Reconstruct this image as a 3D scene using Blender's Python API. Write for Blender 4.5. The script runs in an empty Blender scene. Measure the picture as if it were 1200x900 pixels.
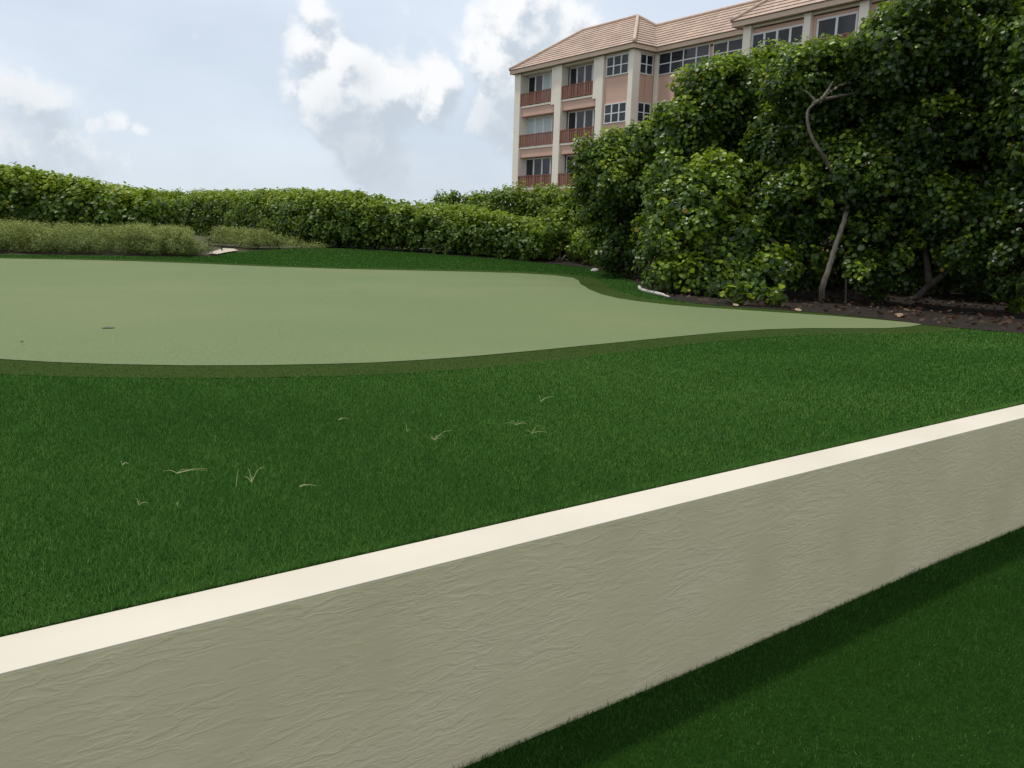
import bpy, math, random
import numpy as np
from mathutils import Vector, Matrix, Euler
from mathutils.geometry import delaunay_2d_cdt

R = math.radians
rng = np.random.default_rng(7)
random.seed(7)
scene = bpy.context.scene
COL = scene.collection

# ------------------------------------------------------------------ camera
CAM_Z = 1.25                      # above the upper lawn (z = 0)
PITCH, ROLL, FPX = 10.3, 1.8, 980.0
WALL_H = 0.91
cam_d = bpy.data.cameras.new('camera')
cam_d.sensor_width = 36.0
cam_d.lens = 36.0 * FPX / 1200.0
cam_d.clip_start = 0.05
cam_d.clip_end = 9000
cam = bpy.data.objects.new('camera', cam_d)
COL.objects.link(cam)
cam.location = (0, 0, CAM_Z)
M_cam = Matrix.Rotation(R(90 - PITCH), 4, 'X') @ Matrix.Rotation(R(ROLL), 4, 'Z')
cam.rotation_euler = M_cam.to_euler()
scene.camera = cam
C0 = Vector((0, 0, CAM_Z))
M3 = M_cam.to_3x3()

def ray(px, py):
    return (M3 @ Vector((px - 600.0, 450.0 - py, -FPX))).normalized()

def project(p):
    v = M3.transposed() @ (Vector(p) - C0)
    return (600 + FPX * v.x / -v.z, 450 - FPX * v.y / -v.z)

def sm(a, b, t):
    t = np.clip((t - a) / (b - a), 0, 1)
    return t * t * (3 - 2 * t)

def H(x, y):
    x = np.asarray(x, float); y = np.asarray(y, float)
    h = 0.5 * sm(25.0, 32.0, y) + 0.5 * sm(33, 60, y)
    h = h + 0.09 * np.sin(x * .33 + 1.0) * np.sin(y * .42 + .4) * sm(8, 12, y) * (1 - sm(21, 24, y))
    h = h + 0.10 * sm(10, 18, x) * sm(8, 16, y)
    return h

def Hf(x, y):
    return float(H(x, y))

def G(px, py):
    """point of the upper terrain seen at a photo pixel"""
    d = ray(px, py)
    if d.z > -0.004:
        d.z = -0.004
    t = 1.0
    while t < 400:
        p = C0 + d * t
        if p.z <= Hf(p.x, p.y):
            lo, hi = t - max(.05, t * .01), t
            for _ in range(30):
                m = (lo + hi) / 2
                q = C0 + d * m
                if q.z <= Hf(q.x, q.y): hi = m
                else: lo = m
            return C0 + d * hi
        t += max(.05, t * .01)
    return C0 + d * 400

def PZ(px, py, z):
    d = ray(px, py)
    return C0 + d * ((z - CAM_Z) / d.z)

def PD(px, py, depth):
    """point at a pixel, at horizontal distance y = depth"""
    d = ray(px, py)
    return C0 + d * (depth / d.y)

# ------------------------------------------------------------------ tags
def tag(o, label=None, cat=None, group=None, kind=None):
    if label: o['label'] = label
    if cat: o['category'] = cat
    if group: o['group'] = group
    if kind: o['kind'] = kind
    return o

def empty(name, loc, rz=0):
    o = bpy.data.objects.new(name, None)
    o.empty_display_size = .3
    COL.objects.link(o)
    o.location = loc
    o.rotation_euler = (0, 0, rz)
    return o

# ------------------------------------------------------------------ materials
def new_mat(name):
    m = bpy.data.materials.new(name)
    m.use_nodes = True
    nt = m.node_tree
    b = nt.nodes['Principled BSDF']
    return m, nt, b

def N(nt, typ, **kw):
    n = nt.nodes.new(typ)
    for k, v in kw.items():
        if k.startswith('i_'):
            n.inputs[k[2:].replace('_', ' ')].default_value = v
        else:
            setattr(n, k, v)
    return n

def ramp(nt, stops, interp='LINEAR'):
    r = nt.nodes.new('ShaderNodeValToRGB')
    r.color_ramp.interpolation = interp
    e = r.color_ramp.elements
    while len(e) < len(stops): e.new(.5)
    for el, (p, c) in zip(e, stops):
        el.position = p
        el.color = (*c, 1) if len(c) == 3 else c
    return r

def noise_mat(name, c1, c2, scale=3.0, rough=.8, bump=0.0, bscale=60.0, detail=6.0, stretch=(1, 1, 1), spec=.3, bdist=.01):
    m, nt, b = new_mat(name)
    tc = N(nt, 'ShaderNodeTexCoord')
    mp = N(nt, 'ShaderNodeMapping'); mp.inputs['Scale'].default_value = stretch
    nt.links.new(tc.outputs['Object'], mp.inputs['Vector'])
    n1 = N(nt, 'ShaderNodeTexNoise'); n1.inputs['Scale'].default_value = scale; n1.inputs['Detail'].default_value = detail
    nt.links.new(mp.outputs[0], n1.inputs['Vector'])
    r = ramp(nt, [(.3, c1), (.7, c2)])
    nt.links.new(n1.outputs['Fac'], r.inputs[0])
    nt.links.new(r.outputs[0], b.inputs['Base Color'])
    b.inputs['Roughness'].default_value = rough
    b.inputs['Specular IOR Level'].default_value = spec
    if bump:
        n2 = N(nt, 'ShaderNodeTexNoise'); n2.inputs['Scale'].default_value = bscale; n2.inputs['Detail'].default_value = 4
        nt.links.new(mp.outputs[0], n2.inputs['Vector'])
        bp = N(nt, 'ShaderNodeBump'); bp.inputs['Strength'].default_value = bump; bp.inputs['Distance'].default_value = bdist
        nt.links.new(n2.outputs['Fac'], bp.inputs['Height'])
        nt.links.new(bp.outputs[0], b.inputs['Normal'])
    return m

def leaf_mat(name, stops, trans=.3, tcol=(.20, .32, .03), rough=.46, spec=.32):
    m, nt, b = new_mat(name)
    at = N(nt, 'ShaderNodeAttribute'); at.attribute_name = 'tint'
    r = ramp(nt, stops)
    nt.links.new(at.outputs['Fac'], r.inputs[0])
    nt.links.new(r.outputs[0], b.inputs['Base Color'])
    b.inputs['Roughness'].default_value = rough
    b.inputs['Specular IOR Level'].default_value = spec
    tr = N(nt, 'ShaderNodeBsdfTranslucent')
    mx = N(nt, 'ShaderNodeMix', data_type='RGBA'); mx.blend_type = 'MULTIPLY'
    mx.inputs['Factor'].default_value = 1
    g = N(nt, 'ShaderNodeMix', data_type='RGBA'); g.inputs['Factor'].default_value = .5
    nt.links.new(r.outputs[0], g.inputs[6]); g.inputs[7].default_value = (*tcol, 1)
    nt.links.new(g.outputs[2], tr.inputs['Color'])
    ms = N(nt, 'ShaderNodeMixShader'); ms.inputs[0].default_value = trans
    nt.links.new(b.outputs[0], ms.inputs[1]); nt.links.new(tr.outputs[0], ms.inputs[2])
    nt.nodes.remove(mx)
    out = nt.nodes['Material Output']
    nt.links.new(ms.outputs[0], out.inputs['Surface'])
    return m

MAT = {}
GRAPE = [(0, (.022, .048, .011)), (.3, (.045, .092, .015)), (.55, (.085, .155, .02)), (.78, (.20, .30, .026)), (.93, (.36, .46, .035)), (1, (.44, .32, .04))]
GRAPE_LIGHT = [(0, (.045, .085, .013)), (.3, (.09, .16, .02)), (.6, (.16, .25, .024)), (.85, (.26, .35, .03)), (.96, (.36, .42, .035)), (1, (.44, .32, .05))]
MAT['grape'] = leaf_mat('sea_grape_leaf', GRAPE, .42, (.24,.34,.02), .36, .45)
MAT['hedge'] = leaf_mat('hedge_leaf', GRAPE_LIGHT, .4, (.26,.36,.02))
MAT['shrub'] = leaf_mat('silver_shrub_leaf', [(0, (.08, .122, .024)), (.5, (.18, .235, .05)), (1, (.34, .385, .10))], .25, (.2, .25, .08), .6, .3)
MAT['bark'] = noise_mat('bark', (.075, .065, .05), (.25, .225, .18), 9, .9, .6, 40, stretch=(1, 1, .25))
MAT['dark_bark'] = noise_mat('dark_bark', (.03, .025, .02), (.09, .075, .06), 9, .9, .6, 40, stretch=(1, 1, .25))
MAT['lawn'] = noise_mat('turf_backing', (.010, .030, .005), (.018, .048, .008), 40, .9, .5, 250, spec=0)
MAT['collar'] = noise_mat('collar_turf', (.038, .062, .016), (.046, .074, .020), 90, .9, .5, 300, spec=0)
MAT['mulch'] = noise_mat('mulch', (.010, .007, .005), (.030, .021, .014), 14, .95, .9, 30, bdist=.03)
MAT['sand'] = noise_mat('sand', (.42, .37, .29), (.55, .50, .41), 6, .95, .4, 60)
MAT['ground'] = noise_mat('sandy_ground', (.045, .045, .025), (.11, .10, .06), 1.5, .95, .4, 20)

def grass_mat(name, stops, trans=.25):
    m, nt, b = new_mat(name)
    nt.nodes.remove(b)
    at = N(nt, 'ShaderNodeAttribute'); at.attribute_name = 'tint'
    r = ramp(nt, stops)
    nt.links.new(at.outputs['Fac'], r.inputs[0])
    d = N(nt, 'ShaderNodeBsdfDiffuse'); nt.links.new(r.outputs[0], d.inputs['Color'])
    tr = N(nt, 'ShaderNodeBsdfTranslucent')
    nt.links.new(r.outputs[0], tr.inputs['Color'])
    ms = N(nt, 'ShaderNodeMixShader'); ms.inputs[0].default_value = trans
    nt.links.new(d.outputs[0], ms.inputs[1]); nt.links.new(tr.outputs[0], ms.inputs[2])
    nt.links.new(ms.outputs[0], nt.nodes['Material Output'].inputs['Surface'])
    return m
MAT['grass'] = grass_mat('turf_blade', [(0, (.026, .074, .014)), (.5, (.072, .188, .037)), (.9, (.145, .305, .062)), (1, (.28, .35, .13))])
MAT['collar_blade'] = grass_mat('collar_blade', [(0, (.042, .070, .020)), (1, (.058, .092, .026))])
MAT['weed'] = grass_mat('dry_blade', [(0, (.50, .55, .24)), (1, (.74, .74, .44))], .2)

# putting green: fine fibre grain plus faint mowing-like patches
def green_mat():
    m, nt, b = new_mat('putting_turf')
    tc = N(nt, 'ShaderNodeTexCoord')
    n1 = N(nt, 'ShaderNodeTexNoise'); n1.inputs['Scale'].default_value = .22; n1.inputs['Detail'].default_value = 3
    n2 = N(nt, 'ShaderNodeTexNoise'); n2.inputs['Scale'].default_value = 55; n2.inputs['Detail'].default_value = 6
    for n in (n1, n2): nt.links.new(tc.outputs['Object'], n.inputs['Vector'])
    r1 = ramp(nt, [(.3, (.142, .188, .089)), (.7, (.172, .206, .099))])
    r2 = ramp(nt, [(.3, (.80, .81, .80)), (.7, (1.14, 1.13, 1.12))])
    nt.links.new(n1.outputs['Fac'], r1.inputs[0]); nt.links.new(n2.outputs['Fac'], r2.inputs[0])
    mx = N(nt, 'ShaderNodeMix', data_type='RGBA'); mx.blend_type = 'MULTIPLY'; mx.inputs['Factor'].default_value = 1
    nt.links.new(r1.outputs[0], mx.inputs[6]); nt.links.new(r2.outputs[0], mx.inputs[7])
    nt.links.new(mx.outputs[2], b.inputs['Base Color'])
    b.inputs['Roughness'].default_value = .95; b.inputs['Specular IOR Level'].default_value = .1
    bp = N(nt, 'ShaderNodeBump'); bp.inputs['Strength'].default_value = .35; bp.inputs['Distance'].default_value = .004
    n3 = N(nt, 'ShaderNodeTexNoise'); n3.inputs['Scale'].default_value = 220
    nt.links.new(tc.outputs['Object'], n3.inputs['Vector'])
    nt.links.new(n3.outputs['Fac'], bp.inputs['Height']); nt.links.new(bp.outputs[0], b.inputs['Normal'])
    return m
MAT['green'] = green_mat()

def stucco_mat():
    """trowelled stucco: long smeared ridges along the wall (object x = along, z = up)"""
    m, nt, b = new_mat('grey_green_stucco')
    tc = N(nt, 'ShaderNodeTexCoord')
    mp = N(nt, 'ShaderNodeMapping')
    mp.inputs['Rotation'].default_value = (0, R(9), 0)
    mp.inputs['Scale'].default_value = (1.7, 1, 6.5)
    nt.links.new(tc.outputs['Object'], mp.inputs['Vector'])
    warp = N(nt, 'ShaderNodeTexNoise'); warp.inputs['Scale'].default_value = 1.6; warp.inputs['Detail'].default_value = 3
    nt.links.new(mp.outputs[0], warp.inputs['Vector'])
    add = N(nt, 'ShaderNodeVectorMath', operation='MULTIPLY_ADD')
    add.inputs[1].default_value = (.6, .6, .6)
    nt.links.new(warp.outputs['Color'], add.inputs[0]); nt.links.new(mp.outputs[0], add.inputs[2])
    n1 = N(nt, 'ShaderNodeTexNoise'); n1.inputs['Scale'].default_value = 2.9; n1.inputs['Detail'].default_value = 5; n1.inputs['Roughness'].default_value = .55
    nt.links.new(add.outputs[0], n1.inputs['Vector'])
    # thin ridges: |noise - .5|
    s = N(nt, 'ShaderNodeMath', operation='SUBTRACT'); s.inputs[1].default_value = .5
    a = N(nt, 'ShaderNodeMath', operation='ABSOLUTE')
    nt.links.new(n1.outputs['Fac'], s.inputs[0]); nt.links.new(s.outputs[0], a.inputs[0])
    rr = ramp(nt, [(0, (1, 1, 1)), (.03, (.7, .7, .7)), (.09, (.2, .2, .2)), (.2, (0, 0, 0))])
    nt.links.new(a.outputs[0], rr.inputs[0])
    big = N(nt, 'ShaderNodeTexNoise'); big.inputs['Scale'].default_value = 2.2; big.inputs['Detail'].default_value = 2
    nt.links.new(tc.outputs['Object'], big.inputs['Vector'])
    msk = ramp(nt, [(.35, (.3, .3, .3)), (.6, (1, 1, 1))])
    nt.links.new(big.outputs['Fac'], msk.inputs[0])
    mu = N(nt, 'ShaderNodeMath', operation='MULTIPLY')
    nt.links.new(rr.outputs[0], mu.inputs[0]); nt.links.new(msk.outputs[0], mu.inputs[1])
    fine = N(nt, 'ShaderNodeTexNoise'); fine.inputs['Scale'].default_value = 7; fine.inputs['Detail'].default_value = 4
    nt.links.new(mp.outputs[0], fine.inputs['Vector'])
    ma = N(nt, 'ShaderNodeMath', operation='MULTIPLY_ADD'); ma.inputs[1].default_value = .22
    nt.links.new(fine.outputs['Fac'], ma.inputs[0]); nt.links.new(mu.outputs[0], ma.inputs[2])
    mb = N(nt, 'ShaderNodeMath', operation='MULTIPLY_ADD'); mb.inputs[1].default_value = .8
    nt.links.new(n1.outputs['Fac'], mb.inputs[0]); nt.links.new(ma.outputs[0], mb.inputs[2])
    bp = N(nt, 'ShaderNodeBump'); grn = N(nt, 'ShaderNodeTexNoise'); grn.inputs['Scale'].default_value = 130; grn.inputs['Detail'].default_value = 3
    nt.links.new(tc.outputs['Object'], grn.inputs['Vector'])
    mg = N(nt, 'ShaderNodeMath', operation='MULTIPLY_ADD'); mg.inputs[1].default_value = .16
    nt.links.new(grn.outputs['Fac'], mg.inputs[0]); nt.links.new(mb.outputs[0], mg.inputs[2])
    bp.inputs['Strength'].default_value = .40; bp.inputs['Distance'].default_value = .006
    nt.links.new(mg.outputs[0], bp.inputs['Height']); nt.links.new(bp.outputs[0], b.inputs['Normal'])
    cn = N(nt, 'ShaderNodeTexNoise'); cn.inputs['Scale'].default_value = 1.1; cn.inputs['Detail'].default_value = 4
    nt.links.new(tc.outputs['Object'], cn.inputs['Vector'])
    cr = ramp(nt, [(.28, (.61, .55, .355)), (.5, (.665, .597, .395)), (.72, (.68, .605, .42))])
    nt.links.new(cn.outputs['Fac'], cr.inputs[0])
    sm_ = N(nt, 'ShaderNodeMapping'); sm_.inputs['Scale'].default_value = (2.2, 1, 2.6)
    nt.links.new(tc.outputs['Object'], sm_.inputs['Vector'])
    sn = N(nt, 'ShaderNodeTexNoise'); sn.inputs['Scale'].default_value = 1.0; sn.inputs['Detail'].default_value = 7
    nt.links.new(sm_.outputs[0], sn.inputs['Vector'])
    sr = ramp(nt, [(.3, (.965, .96, .955)), (.6, (1.03, 1.03, 1.035))])
    nt.links.new(sn.outputs['Fac'], sr.inputs[0])
    mxs = N(nt, 'ShaderNodeMix', data_type='RGBA'); mxs.blend_type = 'MULTIPLY'; mxs.inputs['Factor'].default_value = 1
    nt.links.new(cr.outputs[0], mxs.inputs[6]); nt.links.new(sr.outputs[0], mxs.inputs[7])
    nt.links.new(mxs.outputs[2], b.inputs['Base Color'])
    b.inputs['Roughness'].default_value = .7; b.inputs['Specular IOR Level'].default_value = .3
    return m
MAT['stucco'] = stucco_mat()
MAT['cap'] = noise_mat('cream_cap', (.58, .53, .44), (.64, .59, .495), 1.4, .75, .25, 90, bdist=.003)
MAT['pink'] = noise_mat('pink_stucco', (.58, .385, .305), (.62, .415, .33), .8, .9, .3, 25)
MAT['cream'] = noise_mat('cream_stucco', (.81, .75, .64), (.85, .79, .69), .8, .85, .2, 25)
MAT['white'] = noise_mat('white_frame', (.66, .67, .68), (.74, .75, .76), 2, .5)
MAT['fascia'] = noise_mat('fascia', (.58, .44, .34), (.63, .49, .38), 1, .8)
MAT['rail'] = noise_mat('red_brown_wood', (.20, .085, .056), (.29, .13, .088), 4, .7, stretch=(3, 3, .6))
MAT['sky_pane'] = noise_mat('painted_sky_pane', (.42, .50, .52), (.50, .57, .58), 3, .6, stretch=(1, 1, 8))  # pale colour painted for bright sky seen through the glazing
MAT['soffit'] = noise_mat('soffit', (.50, .45, .38), (.55, .50, .42), 1, .9)
MAT['cupdark'] = noise_mat('cup_liner', (.035, .045, .03), (.06, .07, .045), 10, .6)
MAT['stone'] = noise_mat('pale_stone', (.34, .33, .29), (.58, .56, .51), 14, .85, .5, 40)
MAT['drywood'] = noise_mat('dry_twig', (.24, .20, .15), (.36, .31, .24), 12, .9)
MAT['deadleaf'] = leaf_mat('dead_leaf', [(0, (.07, .035, .02)), (.5, (.075, .05, .033)), (.85, (.26, .18, .11)), (1, (.55, .45, .30))], .1, (.2, .1, .04), .7, .3)

def glass_mat():
    m, nt, b = new_mat('dark_window_glass')
    tc = N(nt, 'ShaderNodeTexCoord')
    n = N(nt, 'ShaderNodeTexNoise'); n.inputs['Scale'].default_value = .7
    nt.links.new(tc.outputs['Object'], n.inputs['Vector'])
    r = ramp(nt, [(.35, (.010, .012, .016)), (.65, (.045, .05, .062))])
    nt.links.new(n.outputs['Fac'], r.inputs[0]); nt.links.new(r.outputs[0], b.inputs['Base Color'])
    b.inputs['Roughness'].default_value = .06; b.inputs['Specular IOR Level'].default_value = .35
    return m
MAT['glass'] = glass_mat()

def tile_mat():
    m, nt, b = new_mat('clay_roof_tile')
    tc = N(nt, 'ShaderNodeTexCoord')
    br = N(nt, 'ShaderNodeTexBrick')
    br.inputs['Scale'].default_value = 1.0
    br.inputs['Mortar Size'].default_value = .018
    br.inputs['Brick Width'].default_value = .33
    br.inputs['Row Height'].default_value = .36
    br.inputs['Color1'].default_value = (.43, .315, .25, 1)
    br.inputs['Color2'].default_value = (.52, .40, .325, 1)
    br.inputs['Mortar'].default_value = (.33, .24, .19, 1)
    nt.links.new(tc.outputs['UV'], br.inputs['Vector'])
    n = N(nt, 'ShaderNodeTexNoise'); n.inputs['Scale'].default_value = .8; n.inputs['Detail'].default_value = 4
    nt.links.new(tc.outputs['Object'], n.inputs['Vector'])
    r = ramp(nt, [(.3, (.85, .85, .86)), (.7, (1.1, 1.08, 1.05))])
    nt.links.new(n.outputs['Fac'], r.inputs[0])
    mx = N(nt, 'ShaderNodeMix', data_type='RGBA'); mx.blend_type = 'MULTIPLY'; mx.inputs['Factor'].default_value = 1
    nt.links.new(br.outputs['Color'], mx.inputs[6]); nt.links.new(r.outputs[0], mx.inputs[7])
    nt.links.new(mx.outputs[2], b.inputs['Base Color'])
    b.inputs['Roughness'].default_value = .85
    return m
MAT['tile'] = tile_mat()
MAT['ridge'] = noise_mat('ridge_tile', (.48, .36, .28), (.60, .47, .38), 3, .85)

# ------------------------------------------------------------------ mesh helpers
def mesh_np(name, verts, loops, starts, totals, mat, parent=None, tint=None, smooth=False):
    me = bpy.data.meshes.new(name)
    me.vertices.add(len(verts)); me.vertices.foreach_set('co', np.ascontiguousarray(verts, np.float32).ravel())
    me.loops.add(len(loops)); me.loops.foreach_set('vertex_index', np.ascontiguousarray(loops, np.int32))
    me.polygons.add(len(starts))
    me.polygons.foreach_set('loop_start', np.ascontiguousarray(starts, np.int32))
    me.polygons.foreach_set('loop_total', np.ascontiguousarray(totals, np.int32))
    if smooth:
        me.polygons.foreach_set('use_smooth', np.ones(len(starts), bool))
    if tint is not None:
        a = me.attributes.new('tint', 'FLOAT', 'POINT')
        a.data.foreach_set('value', np.ascontiguousarray(tint, np.float32))
    me.materials.append(mat)
    me.update(calc_edges=True)
    o = bpy.data.objects.new(name, me)
    COL.objects.link(o)
    if parent is not None: o.parent = parent
    return o

class MB:
    def __init__(s): s.v = []; s.f = []; s.uv = []
    def poly(s, pts, uvs=None):
        i = len(s.v); s.v += [tuple(p) for p in pts]; s.f.append(tuple(range(i, i + len(pts))))
        s.uv.append(uvs or [(0, 0)] * len(pts))
    def box(s, x0, x1, y0, y1, z0, z1):
        i = len(s.v)
        s.v += [(x0, y0, z0), (x1, y0, z0), (x1, y1, z0), (x0, y1, z0), (x0, y0, z1), (x1, y0, z1), (x1, y1, z1), (x0, y1, z1)]
        for f in ((0, 3, 2, 1), (4, 5, 6, 7), (0, 1, 5, 4), (1, 2, 6, 5), (2, 3, 7, 6), (3, 0, 4, 7)):
            s.f.append(tuple(i + k for k in f)); s.uv.append([(0, 0)] * 4)
        return s
    def tube(s, path, rad, seg=8):
        path = [Vector(p) for p in path]
        n = len(path); i0 = len(s.v)
        up = Vector((.3, .2, 1)).normalized()
        for k, p in enumerate(path):
            t = (path[min(k + 1, n - 1)] - path[max(k - 1, 0)]).normalized()
            a = t.cross(Vector((1, .17, .1)) if abs(t.x) < .8 else up).normalized(); b = t.cross(a)
            r = rad[k] if hasattr(rad, '__len__') else rad
            for j in range(seg):
                an = 2 * math.pi * j / seg
                s.v.append(tuple(p + (a * math.cos(an) + b * math.sin(an)) * r))
        for k in range(n - 1):
            for j in range(seg):
                q = (i0 + k * seg + j, i0 + k * seg + (j + 1) % seg, i0 + (k + 1) * seg + (j + 1) % seg, i0 + (k + 1) * seg + j)
                s.f.append(q); s.uv.append([(0, 0)] * 4)
        s.f.append(tuple(i0 + j for j in range(seg))[::-1]); s.uv.append([(0, 0)] * seg)
        s.f.append(tuple(i0 + (n - 1) * seg + j for j in range(seg))); s.uv.append([(0, 0)] * seg)
        return s
    def build(s, name, mat, parent=None, smooth=False, bevel=0):
        me = bpy.data.meshes.new(name)
        me.from_pydata(s.v, [], s.f)
        u = me.uv_layers.new(name='UVMap')
        flat = [c for f in s.uv for p in f for c in p]
        u.data.foreach_set('uv', flat)
        me.materials.append(mat)
        if smooth:
            me.polygons.foreach_set('use_smooth', [True] * len(me.polygons))
        o = bpy.data.objects.new(name, me)
        COL.objects.link(o)
        if parent is not None: o.parent = parent
        if bevel:
            b = o.modifiers.new('bevel', 'BEVEL'); b.width = bevel; b.segments = 2
        return o

def curve_path(pts, n=6, wob=0.0):
    """smooth path through points (Catmull-Rom)"""
    pts = [Vector(p) for p in pts]
    out = []
    P = [pts[0]] + pts + [pts[-1]]
    for i in range(1, len(P) - 2):
        for k in range(n):
            t = k / n
            p0, p1, p2, p3 = P[i - 1], P[i], P[i + 1], P[i + 2]
            q = .5 * ((2 * p1) + (p2 - p0) * t + (2 * p0 - 5 * p1 + 4 * p2 - p3) * t * t + (3 * p1 - p0 - 3 * p2 + p3) * t ** 3)
            out.append(q + Vector((random.uniform(-wob, wob), random.uniform(-wob, wob), random.uniform(-wob, wob))))
    out.append(pts[-1])
    return out

def inpoly(poly, x, y):
    poly = np.asarray(poly, float)
    c = np.zeros(len(x), bool)
    j = len(poly) - 1
    for i in range(len(poly)):
        xi, yi = poly[i]; xj, yj = poly[j]
        with np.errstate(divide='ignore', invalid='ignore'):
            m = ((yi > y) != (yj > y)) & (x < (xj - xi) * (y - yi) / (yj - yi + 1e-12) + xi)
        c ^= m; j = i
    return c

def sheet(name, poly, lift, mat, step=.6, kind='structure'):
    """polygon (plan) draped on the terrain"""
    poly = [(float(a), float(b)) for a, b in poly]
    pts = []
    for i in range(len(poly)):
        a, b = Vector(poly[i]), Vector(poly[(i + 1) % len(poly)])
        k = max(1, int((b - a).length / step))
        pts += [a + (b - a) * (j / k) for j in range(k)]
    n = len(pts)
    xs = [p.x for p in pts]; ys = [p.y for p in pts]
    gx, gy = np.meshgrid(np.arange(min(xs), max(xs), step), np.arange(min(ys), max(ys), step))
    gx = gx.ravel() + rng.uniform(-.05, .05, gx.size); gy = gy.ravel() + rng.uniform(-.05, .05, gy.size)
    ins = inpoly([(p.x, p.y) for p in pts], gx, gy)
    allp = pts + [Vector((a, b)) for a, b in zip(gx[ins], gy[ins])]
    v, e, f, *_ = delaunay_2d_cdt(allp, [(i, (i + 1) % n) for i in range(n)], [], 1, 1e-5)
    vx = np.array([p.x for p in v]); vy = np.array([p.y for p in v])
    vz = H(vx, vy) + lift
    me = bpy.data.meshes.new(name)
    me.from_pydata(list(zip(vx, vy, vz)), [], [tuple(q) for q in f])
    me.materials.append(mat)
    me.polygons.foreach_set('use_smooth', [True] * len(me.polygons))
    o = bpy.data.objects.new(name, me); COL.objects.link(o)
    me.update()
    if len(me.polygons) and me.polygons[0].normal.z < 0: me.flip_normals()
    return tag(o, kind=kind)

# leaves -------------------------------------------------------------
LEAF = np.array([(0, -.5, .0), (.34, -.36, .07), (.5, -.02, .11), (.33, .33, .08), (0, .48, -.02), (-.33, .33, .08), (-.5, -.02, .11), (-.34, -.36, .07)])
SLIM = np.array([(0, -.5, 0), (.12, -.25, .02), (.18, .05, .03), (.1, .32, .01), (0, .5, -.05), (-.1, .32, .01), (-.18, .05, .03), (-.12, -.25, .02)])
def leaves_geo(P, Nn, size, tint, T=LEAF):
    n = len(P)
    Nn = Nn / (np.linalg.norm(Nn, axis=1, keepdims=True) + 1e-9)
    r = rng.normal(size=(n, 3)); t = r - (r * Nn).sum(1, keepdims=True) * Nn
    t /= np.linalg.norm(t, axis=1, keepdims=True) + 1e-9
    b = np.cross(Nn, t)
    s = np.asarray(size).reshape(-1, 1, 1)
    cup = rng.uniform(-.4, 1.5, (n, 1, 1))
    asp = rng.uniform(.82, 1.08, (n, 1, 1))
    V = P[:, None, :] + s * (T[None, :, 0:1] * asp * b[:, None, :] + T[None, :, 1:2] * t[:, None, :] + T[None, :, 2:3] * cup * Nn[:, None, :])
    return V.reshape(-1, 3), np.repeat(tint, len(T))
def leaves_obj(name, P, Nn, size, tint, mat, parent=None, T=LEAF):
    V, tt = leaves_geo(P, Nn, size, tint, T)
    n = len(P)
    lo = (np.arange(n)[:, None] * 8 + np.array([0, 1, 2, 3, 4, 0, 4, 5, 6, 7])[None]).ravel()
    st = np.arange(2 * n) * 5
    return mesh_np(name, V, lo, st, np.full(2 * n, 5), mat, parent, tt)

def wob(p, f, seed):
    r = np.random.default_rng(seed)
    out = np.zeros(len(p))
    for k in range(5):
        w = r.normal(size=3) * f * (1.0 + .7 * k); ph = r.uniform(0, 6.28)
        out += np.sin(p @ w + ph) / (1 + .6 * k)
    return out / 2.2

def clump_leaves(C, Out, rad, per, size, base_tint, spread=.17, up=.55, rnd=.55, yp=.008):
    """leaf rosettes: C clump centres, Out outward normals"""
    n = len(C)
    d = rng.normal(size=(n, per, 3)); d /= np.linalg.norm(d, axis=2, keepdims=True)
    d = d + .35 * Out[:, None, :]
    rr = rng.uniform(.25, 1.0, (n, per, 1)) ** .6
    radv = np.asarray(rad).reshape(-1, 1, 1) * np.ones((n, 1, 1))
    P = C[:, None, :] + d * rr * radv
    dn = d / np.linalg.norm(d, axis=2, keepdims=True)
    Nn = .6 * dn + .45 * Out[:, None, :] + np.array([0, 0, up]) + rnd * rng.normal(size=(n, per, 3))
    sun_tint = (rng.random(n) < .22 * np.clip(Out[:, 2], 0, 1)) * rng.uniform(.2, .42, n)      # sunlight painted into the tint of upper clumps
    tint = base_tint[:, None] + sun_tint[:, None] - .03 + rng.normal(size=(n, per)) * spread
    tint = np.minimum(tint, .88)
    young_lit = rng.random((n, per)) < (yp + .26 * np.clip(Out[:, 2:3], 0, 1) ** 2)  # a few young leaves; the upward-facing share paints sunlight on the tops
    tint = np.where(young_lit, rng.uniform(.80, .93, (n, per)), tint)
    dead = rng.random((n, per)) < .0012
    tint = np.where(dead, 1.0, tint)
    sz = size * rng.uniform(.6, 1.2, (n, per))
    return P.reshape(-1, 3), Nn.reshape(-1, 3), sz.ravel(), np.clip(tint, 0, 1).ravel()

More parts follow.
